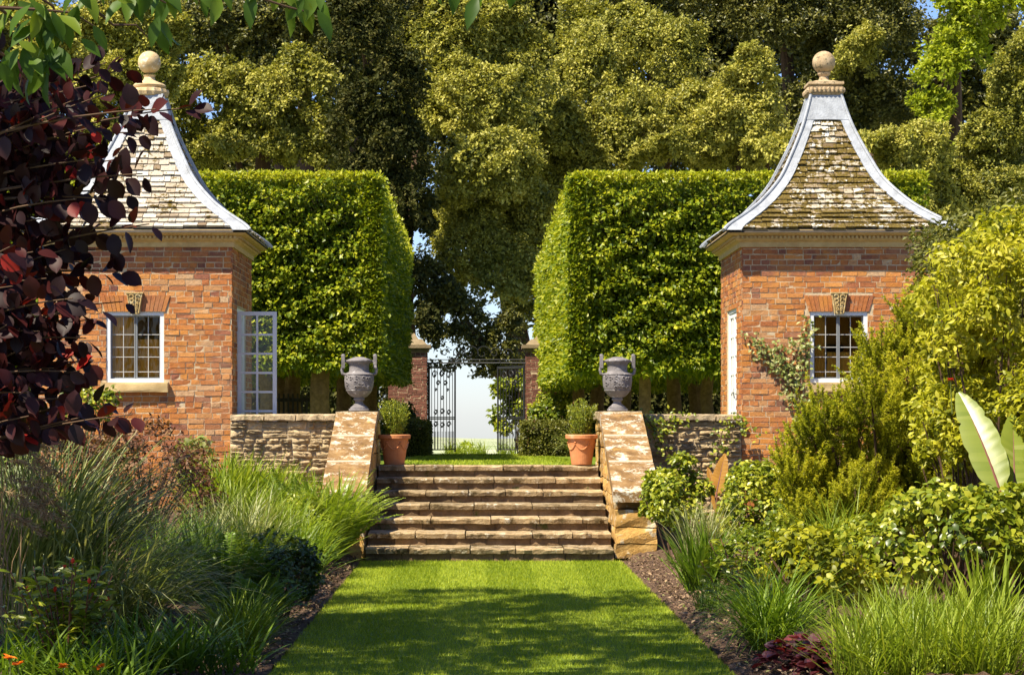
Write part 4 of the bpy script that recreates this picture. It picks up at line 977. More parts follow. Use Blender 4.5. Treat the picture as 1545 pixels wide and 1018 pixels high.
make_tree('fresh light green maple at the upper right, behind dark oak', M_MAPLE, 69,
    [(1450, 45, 50, 50), (1500, 15, 50, 35), (1420, 110, 38, 42), (1455, 95, 36, 40), (1405, 165, 34, 36), (1545, 15, 45, 35), (1430, 15, 36, 36), (1400, 215, 26, 30)], .16, 200, 107)
make_tree('brown-green oak crown against the right edge of the photo', M_HOLM, 66,
    [(1520, 125, 45, 52), (1550, 90, 40, 50), (1480, 200, 50, 58), (1530, 190, 70, 75), (1455, 290, 60, 60), (1530, 300, 80, 70), (1430, 350, 50, 50), (1580, 150, 60, 120)], .115, 560, 108, shift=-.12)
make_tree('dark yew with shade in its leaf colour filling the gap right of the left hedge', M_YEWDARK, 60,
    [(545, 60, 55, 75), (590, 130, 50, 85), (548, 190, 50, 80), (605, 240, 48, 85), (560, 290, 60, 70), (622, 330, 42, 80), (640, 60, 40, 60, 4), (580, 380, 60, 60), (628, 430, 28, 45), (640, 500, 18, 40)], .12, 420, 109, trunk=-1.9, shift=0)
make_tree('golden-olive oak crown right of the left pavilion roof', M_HOLM, 65,
    [(330, 130, 65, 60), (400, 165, 70, 65), (455, 120, 60, 50), (490, 195, 52, 60), (430, 230, 70, 45), (340, 215, 60, 50), (300, 250, 45, 45), (510, 250, 35, 40), (270, 185, 40, 60)], .115, 560, 110, shift=.0)
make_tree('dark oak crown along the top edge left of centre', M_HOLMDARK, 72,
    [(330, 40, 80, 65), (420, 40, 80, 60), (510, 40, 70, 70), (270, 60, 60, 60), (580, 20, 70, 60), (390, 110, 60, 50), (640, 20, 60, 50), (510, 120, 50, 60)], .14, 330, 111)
make_tree('sunlit golden oak crown behind the left finial', M_HOLM, 62,
    [(130, 70, 75, 65), (190, 50, 60, 55), (60, 130, 80, 80), (150, 150, 70, 65), (230, 120, 50, 60), (235, 60, 50, 50), (30, 230, 90, 80), (110, 240, 80, 60), (40, 40, 60, 50, 6), (20, 330, 70, 70), (200, 220, 60, 60)], .115, 560, 112, shift=.14)
make_tree('grey-green tree glimpsed behind purple leaves at the far left', M_HOLMDARK, 70,
    [(-30, 60, 60, 120), (-20, 300, 90, 120), (90, 330, 80, 70), (-60, 200, 80, 100)], .14, 330, 113, shift=.2)

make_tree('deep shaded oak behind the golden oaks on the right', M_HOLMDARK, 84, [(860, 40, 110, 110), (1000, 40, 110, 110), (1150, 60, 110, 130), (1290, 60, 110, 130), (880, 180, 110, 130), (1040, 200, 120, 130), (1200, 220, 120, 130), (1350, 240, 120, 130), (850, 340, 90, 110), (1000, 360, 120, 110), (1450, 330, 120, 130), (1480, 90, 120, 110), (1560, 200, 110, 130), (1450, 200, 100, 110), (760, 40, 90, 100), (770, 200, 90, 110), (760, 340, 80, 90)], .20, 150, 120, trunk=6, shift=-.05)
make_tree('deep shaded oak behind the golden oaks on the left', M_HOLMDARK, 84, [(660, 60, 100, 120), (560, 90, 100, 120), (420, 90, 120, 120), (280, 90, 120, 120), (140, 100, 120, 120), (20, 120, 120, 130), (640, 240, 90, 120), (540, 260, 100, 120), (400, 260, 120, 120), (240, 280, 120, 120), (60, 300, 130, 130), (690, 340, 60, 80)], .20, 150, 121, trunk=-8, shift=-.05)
def distant():
    r = np.random.default_rng(19); mb = MB()
    for k in range(60):
        d = r.uniform(700, 2600); x = r.uniform(-.12, .14)*d; z = np.interp(d, [700, 1200, 1900, 2600], [-38, -42, -44, -38]); q = r.uniform(3, 7)
        blob(mb, r, (x, d, z+q*.7), (q*1.6, q*1.4, q), 160, q*.5, q*.35, 'q', 10, .5)
    tag(mb.build('distant_wood', M_MAPLE), 'far trees and hedgerows in the valley seen through the gate', 'wood', kind='stuff')
distant()
# leafy shrubs by the gate
def simple_shrub(label, c, R, n, L, Wd, mat, seed, kind='e', nsub=16, sub=.4, up=.5, shift=0., name='shrub', group=None, stems=9, base=None, droop=.15, depth=.6):
    r = np.random.default_rng(seed); c = np.asarray(c, float)
    zb = base if base is not None else max(c[2]-R[2]*1.0, 0.02)
    t = thing(name, (c[0], c[1], zb), label, 'shrub', group)
    mb = MB(); blob(mb, r, c, R, n, L, Wd, kind, nsub, sub, up, shift, .5, droop, 1.0, depth); mb.build('foliage', mat, t, smooth=True)
    mb = MB()
    for k in range(stems):
        e = rdir(r, 1)[0]; e[2] = abs(e[2])*.8; p1 = c+e*np.asarray(R)*.85; p0 = A(c[0]+r.normal(0, .06), c[1]+r.normal(0, .06), zb-.03)
        mb.tube([p0, p0*.5+p1*.5+A(0, 0, .12*R[2]), p1], [.012, .008, .004], 5)
    mb.build('stems', M_TWIG, t)
    return t
simple_shrub('leafy climbing shrub behind the right gate leaf', (1.0, 55.2, 1.75), (.55, .5, 1.15), 2600, .12, .08, M_SHRUB, 201, base=.5, shift=-.1)
simple_shrub('bright light green shrub right of the gate under the hedge', (1.75, 50.5, 1.55), (.75, .5, .65), 2400, .09, .06, M_SHRUB, 202, base=.7, shift=.0)
simple_shrub('dark rounded shrub at the foot of left hedge by the gate', (-1.85, 49.5, 1.3), (.55, .6, .7), 2400, .08, .05, M_SHRUBDARK, 203, base=.7)
mb = MB(); r = np.random.default_rng(77)
for x in (-.75, -.55, -.35, -.12, .1, .6, .85): blades(mb, r, (x, 56+r.uniform(0, .6), .5), 60, (.35, .65), .02, .12, (.05, .6), .9)
tag(mb.build('tall_grass', M_LIME), 'sunlit tuft of long grass just beyond the open gate', 'grass')
mb = MB()
blades(mb, r, (1.95, 43, .85), 160, (.6, 1.0), .022, .12, (.3, 1.0), 1.6)
tag(mb.build('strap_plant', M_GRASSDARK), 'dark arching strap-leaved plant under the right hedge', 'plant')

# ------------------------------------------------------------------ left border
def tuft(label, base, n, L, wd, mat, seed, rad=.1, lean=(.1, .8), droop=1.1, name='grass_clump', cat='ornamental grass', group=None, shift=0., az=None, power=1.6):
    r = np.random.default_rng(seed); mb = MB(); blades(mb, r, base, n, L, wd, rad, lean, droop, 7, az, shift, power)
    return tag(mb.build(name, mat), label, cat, group)
tuft('big arching silver-green grass clump filling the left foreground', (-3.05, 15.8, .06), 470, (1.2, 1.9), .016, M_GRASSDARK, 301, .30, (.08, .85), 1.7, az=(-1.5, 1.1), group='large arching grasses in the left border', power=1.3)
tuft('arching grass clump leaning toward the lawn in front of dark shrub', (-2.5, 15.0, .06), 380, (.8, 1.35), .014, M_GRASSDARK, 302, .26, (.15, .9), 1.7, az=(-1.7, .9), group='large arching grasses in the left border', shift=.06, power=1.2)
tuft('tall dark grass clump at the left edge below the purple leaves', (-3.2, 16.2, .06), 560, (1.2, 1.9), .014, M_GRASSDARK, 303, .3, (.03, .6), 1.3, group='large arching grasses in the left border', shift=-.1)
tuft('green grass clump behind the big arching grass', (-2.45, 18.3, .1), 600, (.6, .95), .012, M_DAYLILY, 304, .3, (.05, .7), 1.3, shift=-.12)
tuft('spiky green strap-leaf clump at the bottom edge, left of lawn', (-1.93, 13.3, .05), 190, (.3, .55), .022, M_DAYLILY, 305, .25, (.2, .95), 1.0, 'strap_plant', 'plant')
tuft('loose pale grass tuft spilling onto soil by the lawn edge', (-1.55, 14.6, .04), 420, (.35, .65), .009, M_LIME, 306, .12, (.3, 1.1), 1.0, shift=-.2)
tuft('lime strap-leaf clump in sun below the rubble wall', (-2.95, 25.5, .3), 520, (.7, 1.05), .028, M_LIME, 307, .35, (.03, .65), .8, 'strap_plant', 'plant')
tuft('lime strap-leaf clump in front of the left pavilion corner', (-2.45, 26.0, .3), 360, (.6, .95), .026, M_LIME, 308, .28, (.03, .7), .8, 'strap_plant', 'plant')
tuft('mid-green grassy clump between lime strap leaves and fern', (-2.05, 24.3, .2), 340, (.55, .85), .018, M_DAYLILY, 309, .25, (.05, .7), .9, 'strap_plant', 'plant', shift=.15)
tuft('grey-green wispy grass in the shaded middle of left border', (-2.3, 20.8, .12), 560, (.6, 1.0), .011, M_GRASSDARK, 310, .35, (.05, .8), 1.2, shift=.1)
tuft('yellow-green clump behind the dark shrub', (-1.92, 22.3, .12), 420, (.5, .8), .014, M_LIME, 311, .28, (.05, .85), 1.0, shift=-.18)
tuft('upright bright green sword leaves at the foot of the left pier', (-1.66, 24.3, .12), 240, (.7, 1.05), .030, M_LIME, 312, .2, (.02, .75), .8, 'strap_plant', 'plant')
tuft('lime sword leaves between the wall and the shaded border', (-2.6, 23.4, .15), 380, (.6, .95), .024, M_LIME, 313, .35, (.03, .7), .8, 'strap_plant', 'plant', shift=-.1)
tuft('lime strap leaves between dark mounds and ferns', (-2.15, 22.6, .12), 420, (.55, .9), .022, M_LIME, 314, .32, (.03, .75), .8, 'strap_plant', 'plant', shift=-.05)
tuft('light green leafy tuft beside the soil strip short of the fern', (-1.75, 22.0, .06), 300, (.4, .7), .018, M_LIME, 315, .2, (.1, .9), .9, 'strap_plant', 'plant', shift=-.1)
def fern(label, base, n, L, seed, mat, az=None):
    r = np.random.default_rng(seed); t = thing('fern', base, label, 'fern'); mb = MB(); st = MB()
    for k in range(n):
        a = r.uniform(0, 2*pi) if az is None else r.uniform(*az); ln = r.uniform(*L); l0 = r.uniform(.1, .7); dr = r.uniform(.5, 1.3); p = np.asarray(base, float)+A(.08*cos(a), .08*sin(a), 0)
        pts = [p]
        for i in range(12):
            th = l0+dr*(i/12)**1.5; p = p+ln/12*A(sin(th)*cos(a), sin(th)*sin(a), cos(th)); pts.append(p)
        pts = np.array(pts); st.tube(pts, np.linspace(.005, .0015, 13), 4)
        m = 34; f = np.linspace(.12, .99, m); P = np.stack([np.interp(f*12, np.arange(13), pts[:, q]) for q in range(3)], 1)
        tg = nrm(np.gradient(P, axis=0)); sd = nrm(np.cross(tg, A(0, 0, 1)))
        up = np.cross(sd, tg)
        for sg in (-1, 1):
            le = .085*np.sin(np.clip(f, 0, 1)**.7*pi*.97)+.012
            leaves(mb, r, P, sd*sg+tg*.55-A(0, 0, .15)+r.normal(0, .12, (m, 3)), up+r.normal(0, .2, (m, 3)), le, .020, np.clip(r.random(m)*.5+.15+.3*r.random(), 0, 1))
    mb.build('fronds', mat, t); st.build('stems', M_STEM, t)
fern('bright green fern clump spilling over the foot of the steps', (-1.56, 23.75, .08), 95, (.65, 1.05), 320, M_LIME)
fern('mid-green fern clump left of the bright fern by the steps', (-1.98, 24.5, .2), 60, (.6, .95), 321, M_DAYLILY)
simple_shrub('dark small-leaved evergreen mound beside the shaded lawn edge', (-1.53, 17.4, .30), (.27, .42, .32), 2800, .045, .026, M_SHRUBDARK, 330, 'q', 24, .34, base=.02)
simple_shrub('low dark leafy mound behind the evergreen mound', (-1.75, 19.4, .30), (.30, .5, .30), 2000, .05, .03, M_SHRUBDARK, 331, 'q', 20, .34, base=.05, shift=.15)
simple_shrub('light small-leaved plant left of the fern', (-1.86, 23.3, .42), (.30, .35, .36), 1500, .05, .03, M_SHRUB, 332, 'q', 20, .34, base=.08, shift=.0)
simple_shrub('twiggy russet shrub below the left pavilion window', (-3.45, 22.6, .85), (.90, .7, .72), 5200, .05, .026, M_RUSSET, 333, 'q', 60, .26, base=.1, stems=60)
simple_shrub('russet shrub with dark twigs at the left edge', (-4.0, 19.5, .9), (.8, .7, .85), 4200, .05, .026, M_RUSSET, 334, 'q', 50, .26, base=.1, stems=50, shift=-.15)
simple_shrub('leafy green shrub beside the left window sill', (-4.45, 25.2, 1.75), (.30, .3, .28), 700, .06, .035, M_SHRUB, 335, 'e', 14, .4, base=.2, stems=12)
simple_shrub('young light green climber against left pavilion corner', (-3.55, 27.6, 1.0), (.22, .2, .42), 420, .085, .05, M_CLIMBER, 336, 'e', 12, .4, base=.25, stems=14, shift=-.1)
simple_shrub('low leafy plants filling the bed under the rubble wall', (-2.35, 27.7, .5), (.55, .4, .38), 1500, .06, .035, M_SHRUB, 337, 'q', 24, .36, base=.25, shift=-.1)
# front-left broad-leaved plant with red buds
def budplant(label, base, stems, seed, h=(.45, .72), spread=.35, mat=M_SHRUB, bud=True):
    r = np.random.default_rng(seed); t = thing('flowering_plant', base, label, 'plant'); mb = MB(); st = MB(); heads = []
    for k in range(stems):
        a = r.uniform(0, 2*pi); p0 = np.asarray(base, float)+A(r.normal(0, .05), r.normal(0, .05), 0); p1 = p0+A(spread*cos(a)*r.random(), spread*sin(a)*r.random(), r.uniform(*h))
        pm = (p0+p1)/2+A(0, 0, .05); st.tube([p0, pm, p1], [.006, .005, .003], 5); heads.append(p1)
        n = 26; f = r.uniform(.2, 1, n); P = p0+(p1-p0)*f[:, None]; a2 = r.uniform(0, 2*pi, n)
        d = np.stack([np.cos(a2), np.sin(a2), r.uniform(-.2, .6, n)], 1); leaves(mb, r, P, d, A(0, -.2, 1)+r.normal(0, .35, (n, 3)), r.uniform(.06, .11, n), r.uniform(.03, .05, n), np.clip(r.random(n)*.8+.1, 0, 1), 'e')
    mb.build('foliage', mat, t); st.build('stems', M_RIB, t)
    if bud:
        for p in heads[:7]:
            b = MB(); b.lathe(p+A(0, 0, .008), [(.002, -.014), (.011, -.004), (.012, .006), (.003, .02)], 8); b.build('bud', M_RED, t)
    return t
budplant('broad-leaved plant with red buds at the lower left corner', (-2.40, 12.9, .05), 34, 340)
def flower(label, p, rad, mat, seed, base_z=.0, group=None, npet=14):
    r = np.random.default_rng(seed); p = np.asarray(p, float); t = thing('flower', (p[0], p[1], base_z), label, 'flower', group)
    mb = MB(); a = r.uniform(0, 2*pi, npet); d = np.stack([np.cos(a), np.sin(a), r.uniform(-.1, .9, npet)], 1)
    leaves(mb, r, np.repeat(p[None], npet, 0), d, A(0, 0, 1)-d*.5+r.normal(0, .3, (npet, 3)), rad*r.uniform(.8, 1.2, npet), rad*.6, r.random(npet), 'e'); mb.build('petals', mat, t)
    st = MB(); st.tube([(p[0]+.02, p[1]+.03, base_z), (p[0]+.01, p[1]+.02, (p[2]+base_z)/2), p], [.005, .004, .003], 5); st.build('stem', M_STEM, t)
for i, (x, y) in enumerate(((14, 1000), (27, 1010), (95, 1014), (150, 1014))):
    flower(('uppermost orange flower in the lower left corner', 'orange flower just below the uppermost one in the lower left corner', 'third orange flower from the left at the bottom edge', 'rightmost orange flower at the bottom edge')[i], W(x, y-8, 11.8), .038, M_ORANGE, 350+i, .02, 'orange flowers along the bottom left edge')
# dry plumes
def plumes():
    r = np.random.default_rng(36); t = thing('plume_grass', (-3.05, 14.4, .05), 'dry tan feathery plumes on tall stems at the left edge', 'ornamental grass'); mb = MB(); st = MB()
    for k in range(22):
        p0 = A(-3.1+r.normal(0, .12), 14.4+r.normal(0, .12), .05); tip = W(r.uniform(-10, 62), r.uniform(640, 800), 14.4+r.normal(0, .2))
        pts = [p0, p0*.5+tip*.5+A(-.05, 0, .12), tip]; st.tube(pts, [.004, .003, .0015], 4)
        n = 70; f = r.random(n)**.8; a = r.uniform(-.4, 1.2); dr = A(cos(a)*.22, r.normal(0, .05), -.10); P = tip+dr*f[:, None]+r.normal(0, .010, (n, 3)); P[:, 2] += .04*np.sin(f*pi)
        leaves(mb, r, P, dr[None]*4+r.normal(0, .5, (n, 3)), rdir(r, n), .055, .005, r.random(n))
    mb.build('plumes', M_PLUME, t); st.build('stems', M_PLUME, t)
plumes()

# purple-leaved shrub, close on the left
def purple():
    r = np.random.default_rng(40); t = thing('purple_shrub', (-2.9, 9.4, .05), 'dark purple-leaved shrub in the near left foreground', 'shrub'); mb = MB(); st = MB()
    tr = A(-2.75, 9.4, .05)
    st.tube([tr, tr+A(.1, 0, .8), tr+A(.05, -.05, 1.7), tr+A(.15, 0, 2.6)], [.05, .04, .03, .015], 8)
    tips = [(160, 95), (185, 105), (288, 162), (235, 165), (210, 200), (215, 262), (190, 290), (160, 300), (225, 338), (165, 375), (120, 395), (185, 455), (150, 465), (178, 410), (135, 545), (100, 520), (200, 625), (150, 610), (95, 600), (60, 640), (40, 590), (30, 150), (70, 180), (100, 210), (40, 250), (90, 290), (60, 330), (20, 370), (70, 420), (30, 460), (60, 500), (110, 450), (20, 540), (140, 230), (10, 200), (110, 340), (130, 130), (15, 300), (50, 560), (10, 630), (110, 150), (80, 240), (150, 190), (10, 420), (90, 470), (130, 510), (50, 380), (10, 490), (100, 560), (180, 240), (25, 610), (120, 630),(60,150),(20,110)]
    tips += [(x_+r.normal(0, 18), y_+r.normal(0, 18)) for x_, y_ in tips if x_ < 150]
    for (x, y) in tips:
        d = 9.2+r.normal(0, .28); tip = W(x, y, d); s0 = tr+A(.1, 0, min(2.5, max(.8, tip[2]-r.uniform(.15, .6))))
        u = np.linspace(0, 1, 9)[:, None]; mid = (s0+tip)/2+A(0, 0, .12+r.normal(0, .04))
        pts = (1-u)**2*s0+2*u*(1-u)*mid+u**2*tip; st.tube(pts, np.linspace(.010, .0025, 9), 5)
        n = 36; f = np.sort(r.uniform(.28, 1, n)); f[-1] = 1; P = np.stack([np.interp(f, u[:, 0], pts[:, q]) for q in range(3)], 1)
        tg = nrm(pts[-1]-pts[-4]); sd = np.where(np.arange(n) % 2 == 0, 1, -1)[:, None]*nrm(np.cross(tg, A(0, 1, 0.3)))
        ax = sd*.8+tg*.5+r.normal(0, .35, (n, 3))-A(0, 0, .15)
        Nn = A(-.25, -.6, .7)+r.normal(0, .45, (n, 3)); s = r.uniform(.6, 1.15, n)
        P = P+nrm(ax)*.018
        leaves(mb, r, P, ax, Nn, .086*s, .064*s, r.random(n), 'r')
    mb.build('foliage', M_PURPLE, t, smooth=True); st.build('branches', M_TWIG, t)
purple()

# shade tree: trunk out of view on the left, boughs over the lawn, leafy twigs dipping into the top of the view
def shade_tree():
    r = np.random.default_rng(50); t = thing('shade_tree', (-7.2, 11.5, 0), 'broad-leaved tree whose leafy twigs dip into the top left corner', 'tree'); mb = MB(); st = MB(); tw = MB()
    base = A(-7.2, 11.5, -.05)
    st.tube([base, base+A(.1, 0, 2), base+A(.4, .2, 4.5), base+A(.8, .5, 7)], [.32, .26, .2, .1], 12)
    lob = []
    for k in range(7):
        c = A(r.uniform(-7.4, -4.7), r.uniform(7.4, 16.4), r.uniform(5.6, 8.2)); lob.append(c)
    for k in range(50):
        c = A(r.uniform(-4.8, -1.5), r.uniform(9.0, 16.6), r.uniform(5.6, 7.4)); lob.append(c)
    for k in range(14):
        c = A(r.uniform(-4.6, -1.5), r.uniform(8.8, 12.5), r.uniform(5.4, 7.2)); lob.append(c)
    # far edge of the shadow on the lawn
    lob += [A(x, 17.0+r.normal(0, .12), 6.2+r.normal(0, .25)) for x in np.linspace(-5.8, -2.3, 8)]
    for c in lob:
        if 1.59+c[1]*.19+.55 > c[2]-.45 and c[0] > -.2*c[1]-.8: c[2] = 1.59+c[1]*.19+1.05
        R = A(.75, .75, .42)*r.uniform(.7, 1.15); blob(mb, r, c, R, 420, .11, .055, 'e', 9, .5, .8, 0, .4, .3, 1, .9)
        s0 = base+A(.4, .2, 4.5); st.tube([s0, (s0+c)/2+A(0, 0, .3), c], [.07, .045, .015], 6)
    # dipping twigs: (pixel path, leaf clusters)
    D = 7.2
    paths = [[(-40, 10), (60, 15), (110, 20), (150, 45)], [(100, -40), (140, 12), (170, 38), (205, 38), (228, 62)], [(-40, -20), (20, 30), (45, 60), (30, 130)], [(330, -60), (370, -10), (430, 10), (470, 20)], [(640, -60), (665, -20), (680, 0)], [(-30, 60), (15, 90), (40, 120), (70, 140)], [(200, -60), (240, -10), (300, 0), (330, 10)], [(180, -60), (215, -15), (250, 5)], [(20, -30), (80, 10), (95, 50)], [(720, -60), (745, -25), (755, -5)]]
    top = A(-3.4, 8.4, 5.2)
    for pp in paths:
        d0 = D+r.normal(0, .15); pts = np.array([W(x, y, d0+.12*i) for i, (x, y) in enumerate(pp)]); tw.tube(pts, np.linspace(.007, .0025, len(pts)), 5)
        tw.tube([top, (top+pts[0])/2+A(0, 0, .25), pts[0]], [.03, .015, .007], 6)
    cl = [(60, 40, 9), (30, 100, 9), (90, 55, 8), (75, 100, 8), (20, 30, 8), (110, 15, 6), (250, 70, 4), (228, 62, 3), (200, 8, 6), (240, 5, 7), (270, 0, 5), (330, 0, 4), (430, 15, 5), (470, 20, 5), (500, 0, 4), (450, 0, 5), (380, 0, 4), (675, -5, 4), (720, -8, 3), (755, -12, 3), (50, 70, 8), (10, 130, 6), (125, 60, 5), (160, 0, 5), (300, 10, 4), (60, 130, 5)]
    for x, y, n in cl:
        p = W(x, y-(28 if x < 300 else 22), D+r.normal(0, .1)); n = max(2, n-2); P = p+r.normal(0, .022, (n, 3)); a = r.uniform(-1, 1, n)
        ax = np.stack([np.sin(a)*.9, r.normal(0, .35, n), -np.cos(a)*.8-.1], 1); Nn = A(0, -.75, .5)+r.normal(0, .35, (n, 3)); s = r.uniform(.75, 1.15, n)
        leaves(mb, r, P, ax, Nn, .115*s, .046*s, r.random(n), 'e')
    mb.build('foliage', M_BIGLEAF, t, smooth=True); st.build('trunk', M_BARK, t); tw.build('twigs', M_TWIG, t)
shade_tree()

# ------------------------------------------------------------------ right border
G_R = 'rounded leafy shrubs in the right border'
simple_shrub('rounded light green shrub beside the right pier base', (2.05, 23.2, .68), (.40, .4, .52), 3600, .055, .034, M_SHRUB, 401, 'e', 30, .36, base=.05, group=G_R, shift=.08)
simple_shrub('yellow-green rounded shrub right of the bronze canna leaf', (2.72, 21.6, .66), (.50, .45, .52), 4200, .055, .034, M_SHRUB, 402, 'e', 34, .34, base=.05, group=G_R, shift=.14)
simple_shrub('darker low shrub under the yellow-green shrub', (2.45, 19.8, .32), (.40, .35, .30), 1700, .05, .03, M_SHRUB, 403, 'e', 20, .36, base=.03, shift=-.25)
simple_shrub('glossy-leaved rose bush at the right edge over bare stems', (3.25, 15.4, .72), (.62, .5, .40), 3000, .06, .042, M_SHRUB, 404, 'e', 34, .32, base=.03, group=G_R, stems=30, shift=.05)
simple_shrub('yellowish leafy rose bush left of the glossy rose bush', (2.42, 15.9, .50), (.46, .42, .30), 2300, .055, .038, M_GOLD, 405, 'e', 28, .34, base=.03, group=G_R, stems=20, shift=-.2)
simple_shrub('light leafy shrub behind the glossy rose bush', (3.2, 17.4, .42), (.55, .5, .34), 3000, .06, .035, M_SHRUB, 406, 'e', 30, .34, base=.05, shift=.1)
simple_shrub('golden airy shrub in front of the yew hedge', (4.02, 17.2, 2.35), (.68, .6, .85), 5200, .062, .030, M_GOLD, 407, 'e', 70, .22, base=.2, stems=12, up=.3)
simple_shrub('golden shrub leaning out of the right edge, lower', (4.25, 16.4, 1.55), (.5, .5, .5), 2600, .062, .030, M_GOLD, 408, 'e', 40, .26, base=.1, stems=20, up=.3, shift=-.1)
tuft('upright iris-like clump on bare soil near the lawn edge', (1.98, 19.6, .04), 230, (.4, .72), .020, M_DAYLILY, 411, .15, (.02, .8), .5, 'strap_plant', 'plant')
tuft('pale wispy grass behind the iris-like clump', (2.1, 20.9, .08), 220, (.6, .85), .010, M_GRASSDARK, 412, .14, (.02, .45), .8, shift=.2)
tuft('arching green grass mound on the right lawn edge', (1.95, 14.75, .05), 460, (.5, .85), .011, M_DAYLILY, 413, .14, (.25, 1.1), 1.5, shift=.1)
tuft('green grass mound behind the arching mound', (2.2, 16.0, .05), 320, (.45, .75), .011, M_DAYLILY, 414, .16, (.15, 1.0), 1.3)
tuft('thin upright pale grass between conifer and rose bushes', (2.85, 17.9, .1), 200, (.7, 1.0), .008, M_LIME, 415, .12, (.02, .7), .9, shift=-.2)
for i, (x, y, lab) in enumerate(((2.45, 13.4, 'nearest pale grass clump right of the maroon plant'), (2.75, 13.6, 'pale upright grass clump in the middle of the bottom right'), (3.05, 13.3, 'pale grass clump in the bottom right corner'))):
    tuft(lab, (x, y, .04), 260, (.35, .62), .009, M_LIME, 420+i, .2, (.03, .8), .9, group='pale grasses along the bottom right edge', shift=-.12)
tuft('broad sword-leaved clump among stems at the right edge', (3.3, 14.4, .04), 60, (.5, .75), .035, M_LIME, 425, .12, (.02, .45), .5, 'strap_plant', 'plant', shift=-.1)
tuft('small dark green grass tuft by the lawn edge', (1.86, 17.8, .04), 120, (.15, .3), .010, M_DAYLILY, 426, .12, (.1, 1.0), .8, shift=-.1)
budplant('leafy stems with light green leaves behind the arching grass', (2.05, 17.3, .05), 16, 427, (.3, .6), .3, M_SHRUB, False)
flower('scarlet flower among grasses right of the lawn', W(1160, 868, 16.6), .045, M_RED, 430, .05)
flower('scarlet flower at the top of the banana plant', W(1434, 573, 16.3), .03, M_RED, 431, 1.62)
simple_shrub('sunlit rose growth under the banana leaf at the right edge', (3.75, 15.9, .86), (.42, .35, .28), 2000, .06, .042, M_SHRUB, 440, 'e', 30, .3, base=.05, stems=16, shift=.12)
simple_shrub('bushy leafy growth filling below the conifer on the left side', (3.05, 20.6, .42), (.5, .4, .40), 2400, .055, .034, M_SHRUB, 442, 'e', 30, .34, base=.03, shift=-.05)
simple_shrub('golden-leaved shrub spilling over the yew hedge end', (4.55, 18.5, 2.85), (.5, .6, .55), 2600, .062, .030, M_GOLD, 443, 'e', 50, .24, base=.2, stems=20, up=.3, shift=.05)
simple_shrub('golden shrub foliage low at the right edge behind the banana', (4.1, 18.2, 1.35), (.55, .5, .6), 3000, .062, .032, M_GOLD, 444, 'e', 50, .26, base=.1, stems=20, up=.3, shift=-.15)
for i, (x, y, lab) in enumerate(((2.30, 13.05, 'short pale grass at the bottom edge beside the maroon plant'), (2.62, 12.95, 'dense pale grass at the bottom edge below the rose stems'), (2.92, 12.9, 'pale grass at the bottom edge nearest the right corner'), (2.7, 14.3, 'taller pale grass under the bare rose stems'), (3.1, 14.0, 'taller pale grass at the right edge under the rose bush'))):
    tuft(lab, (x, y, .04), 260, (.4, .68), .010, M_LIME, 450+i, .2, (.03, .9), .9, group='pale grasses along the bottom right edge', shift=-.05)
for i, (x, y, lab) in enumerate(((-2.35, 13.0, 'green strap leaves filling the bottom edge under the red buds'), (-1.62, 13.5, 'green strap leaves at the bottom edge nearest the lawn'), (-2.75, 13.3, 'green strap leaves in the bottom left corner'), (-2.1, 12.45, 'dark green strap leaves at the very bottom edge left of centre'), (-2.55, 12.5, 'dark green strap leaves at the very bottom edge by the orange flowers'))):
    tuft(lab, (x, y, .04), 170, (.28, .5), .018, M_DAYLILY, 460+i, .26, (.2, 1.0), 1.0, 'strap_plant', 'plant', group='strap leaves along the bottom left edge', shift=-.05)
tuft('soft grassy clump in shade behind the dark mounds', (-1.75, 20.6, .06), 420, (.45, .75), .012, M_DAYLILY, 463, .25, (.1, .95), 1.1)
simple_shrub('golden leafy shrub between conifer top and yew hedge', (3.95, 17.9, 1.95), (.5, .5, .6), 3200, .060, .028, M_GOLD, 470, 'e', 60, .22, base=.2, stems=8, up=.3)
tuft('long thin grass blades rising between conifer and rose bushes', (3.0, 18.0, .3), 90, (.6, 1.0), .009, M_LIME, 471, .1, (.1, .9), 1.2, shift=-.1)
simple_shrub('golden-green foliage just left of the banana leaf', (3.72, 17.3, 1.45), (.42, .4, .48), 3400, .058, .028, M_GOLD, 480, 'e', 60, .22, base=.1, stems=8, up=.3, shift=-.08)
fern('green fern between arching grass and the dark evergreen mound', (-1.98, 17.2, .06), 60, (.45, .75), 481, M_DAYLILY)
fern('green fern behind the dark evergreen mound by the lawn', (-1.95, 18.9, .06), 60, (.45, .75), 482, M_LIME)
fern('small green fern in front of the dark evergreen mound', (-1.68, 16.2, .05), 44, (.3, .5), 483, M_DAYLILY)
def heuchera():
    r = np.random.default_rng(44); t = thing('maroon_plant', (2.05, 13.75, .03), 'low maroon-leaved plant at the bottom edge right of the lawn', 'plant'); mb = MB()
    for cx, cy, R, n in ((1.98, 13.9, .20, 200), (2.2, 13.65, .24, 260)):
        a = r.uniform(0, 2*pi, n); q = R*np.sqrt(r.random(n)); P = np.stack([cx+q*np.cos(a), cy+q*np.sin(a), .04+.20*(1-(q/R)**2)*r.uniform(.5, 1.1, n)], 1)
        ax = np.stack([np.cos(a), np.sin(a), r.normal(0, .3, n)], 1); leaves(mb, r, P, ax, A(0, -.2, 1)+r.normal(0, .35, (n, 3)), r.uniform(.05, .085, n), r.uniform(.045, .07, n), r.random(n), 'r')
    mb.build('foliage', M_HEUCHERA, t)
    st = MB()
    for k in range(14): st.tube([(2.1, 13.75, .02), (2.1+r.normal(0, .1), 13.75+r.normal(0, .1), .16)], .004, 4)
    st.build('stems', M_RIB, t)
heuchera()
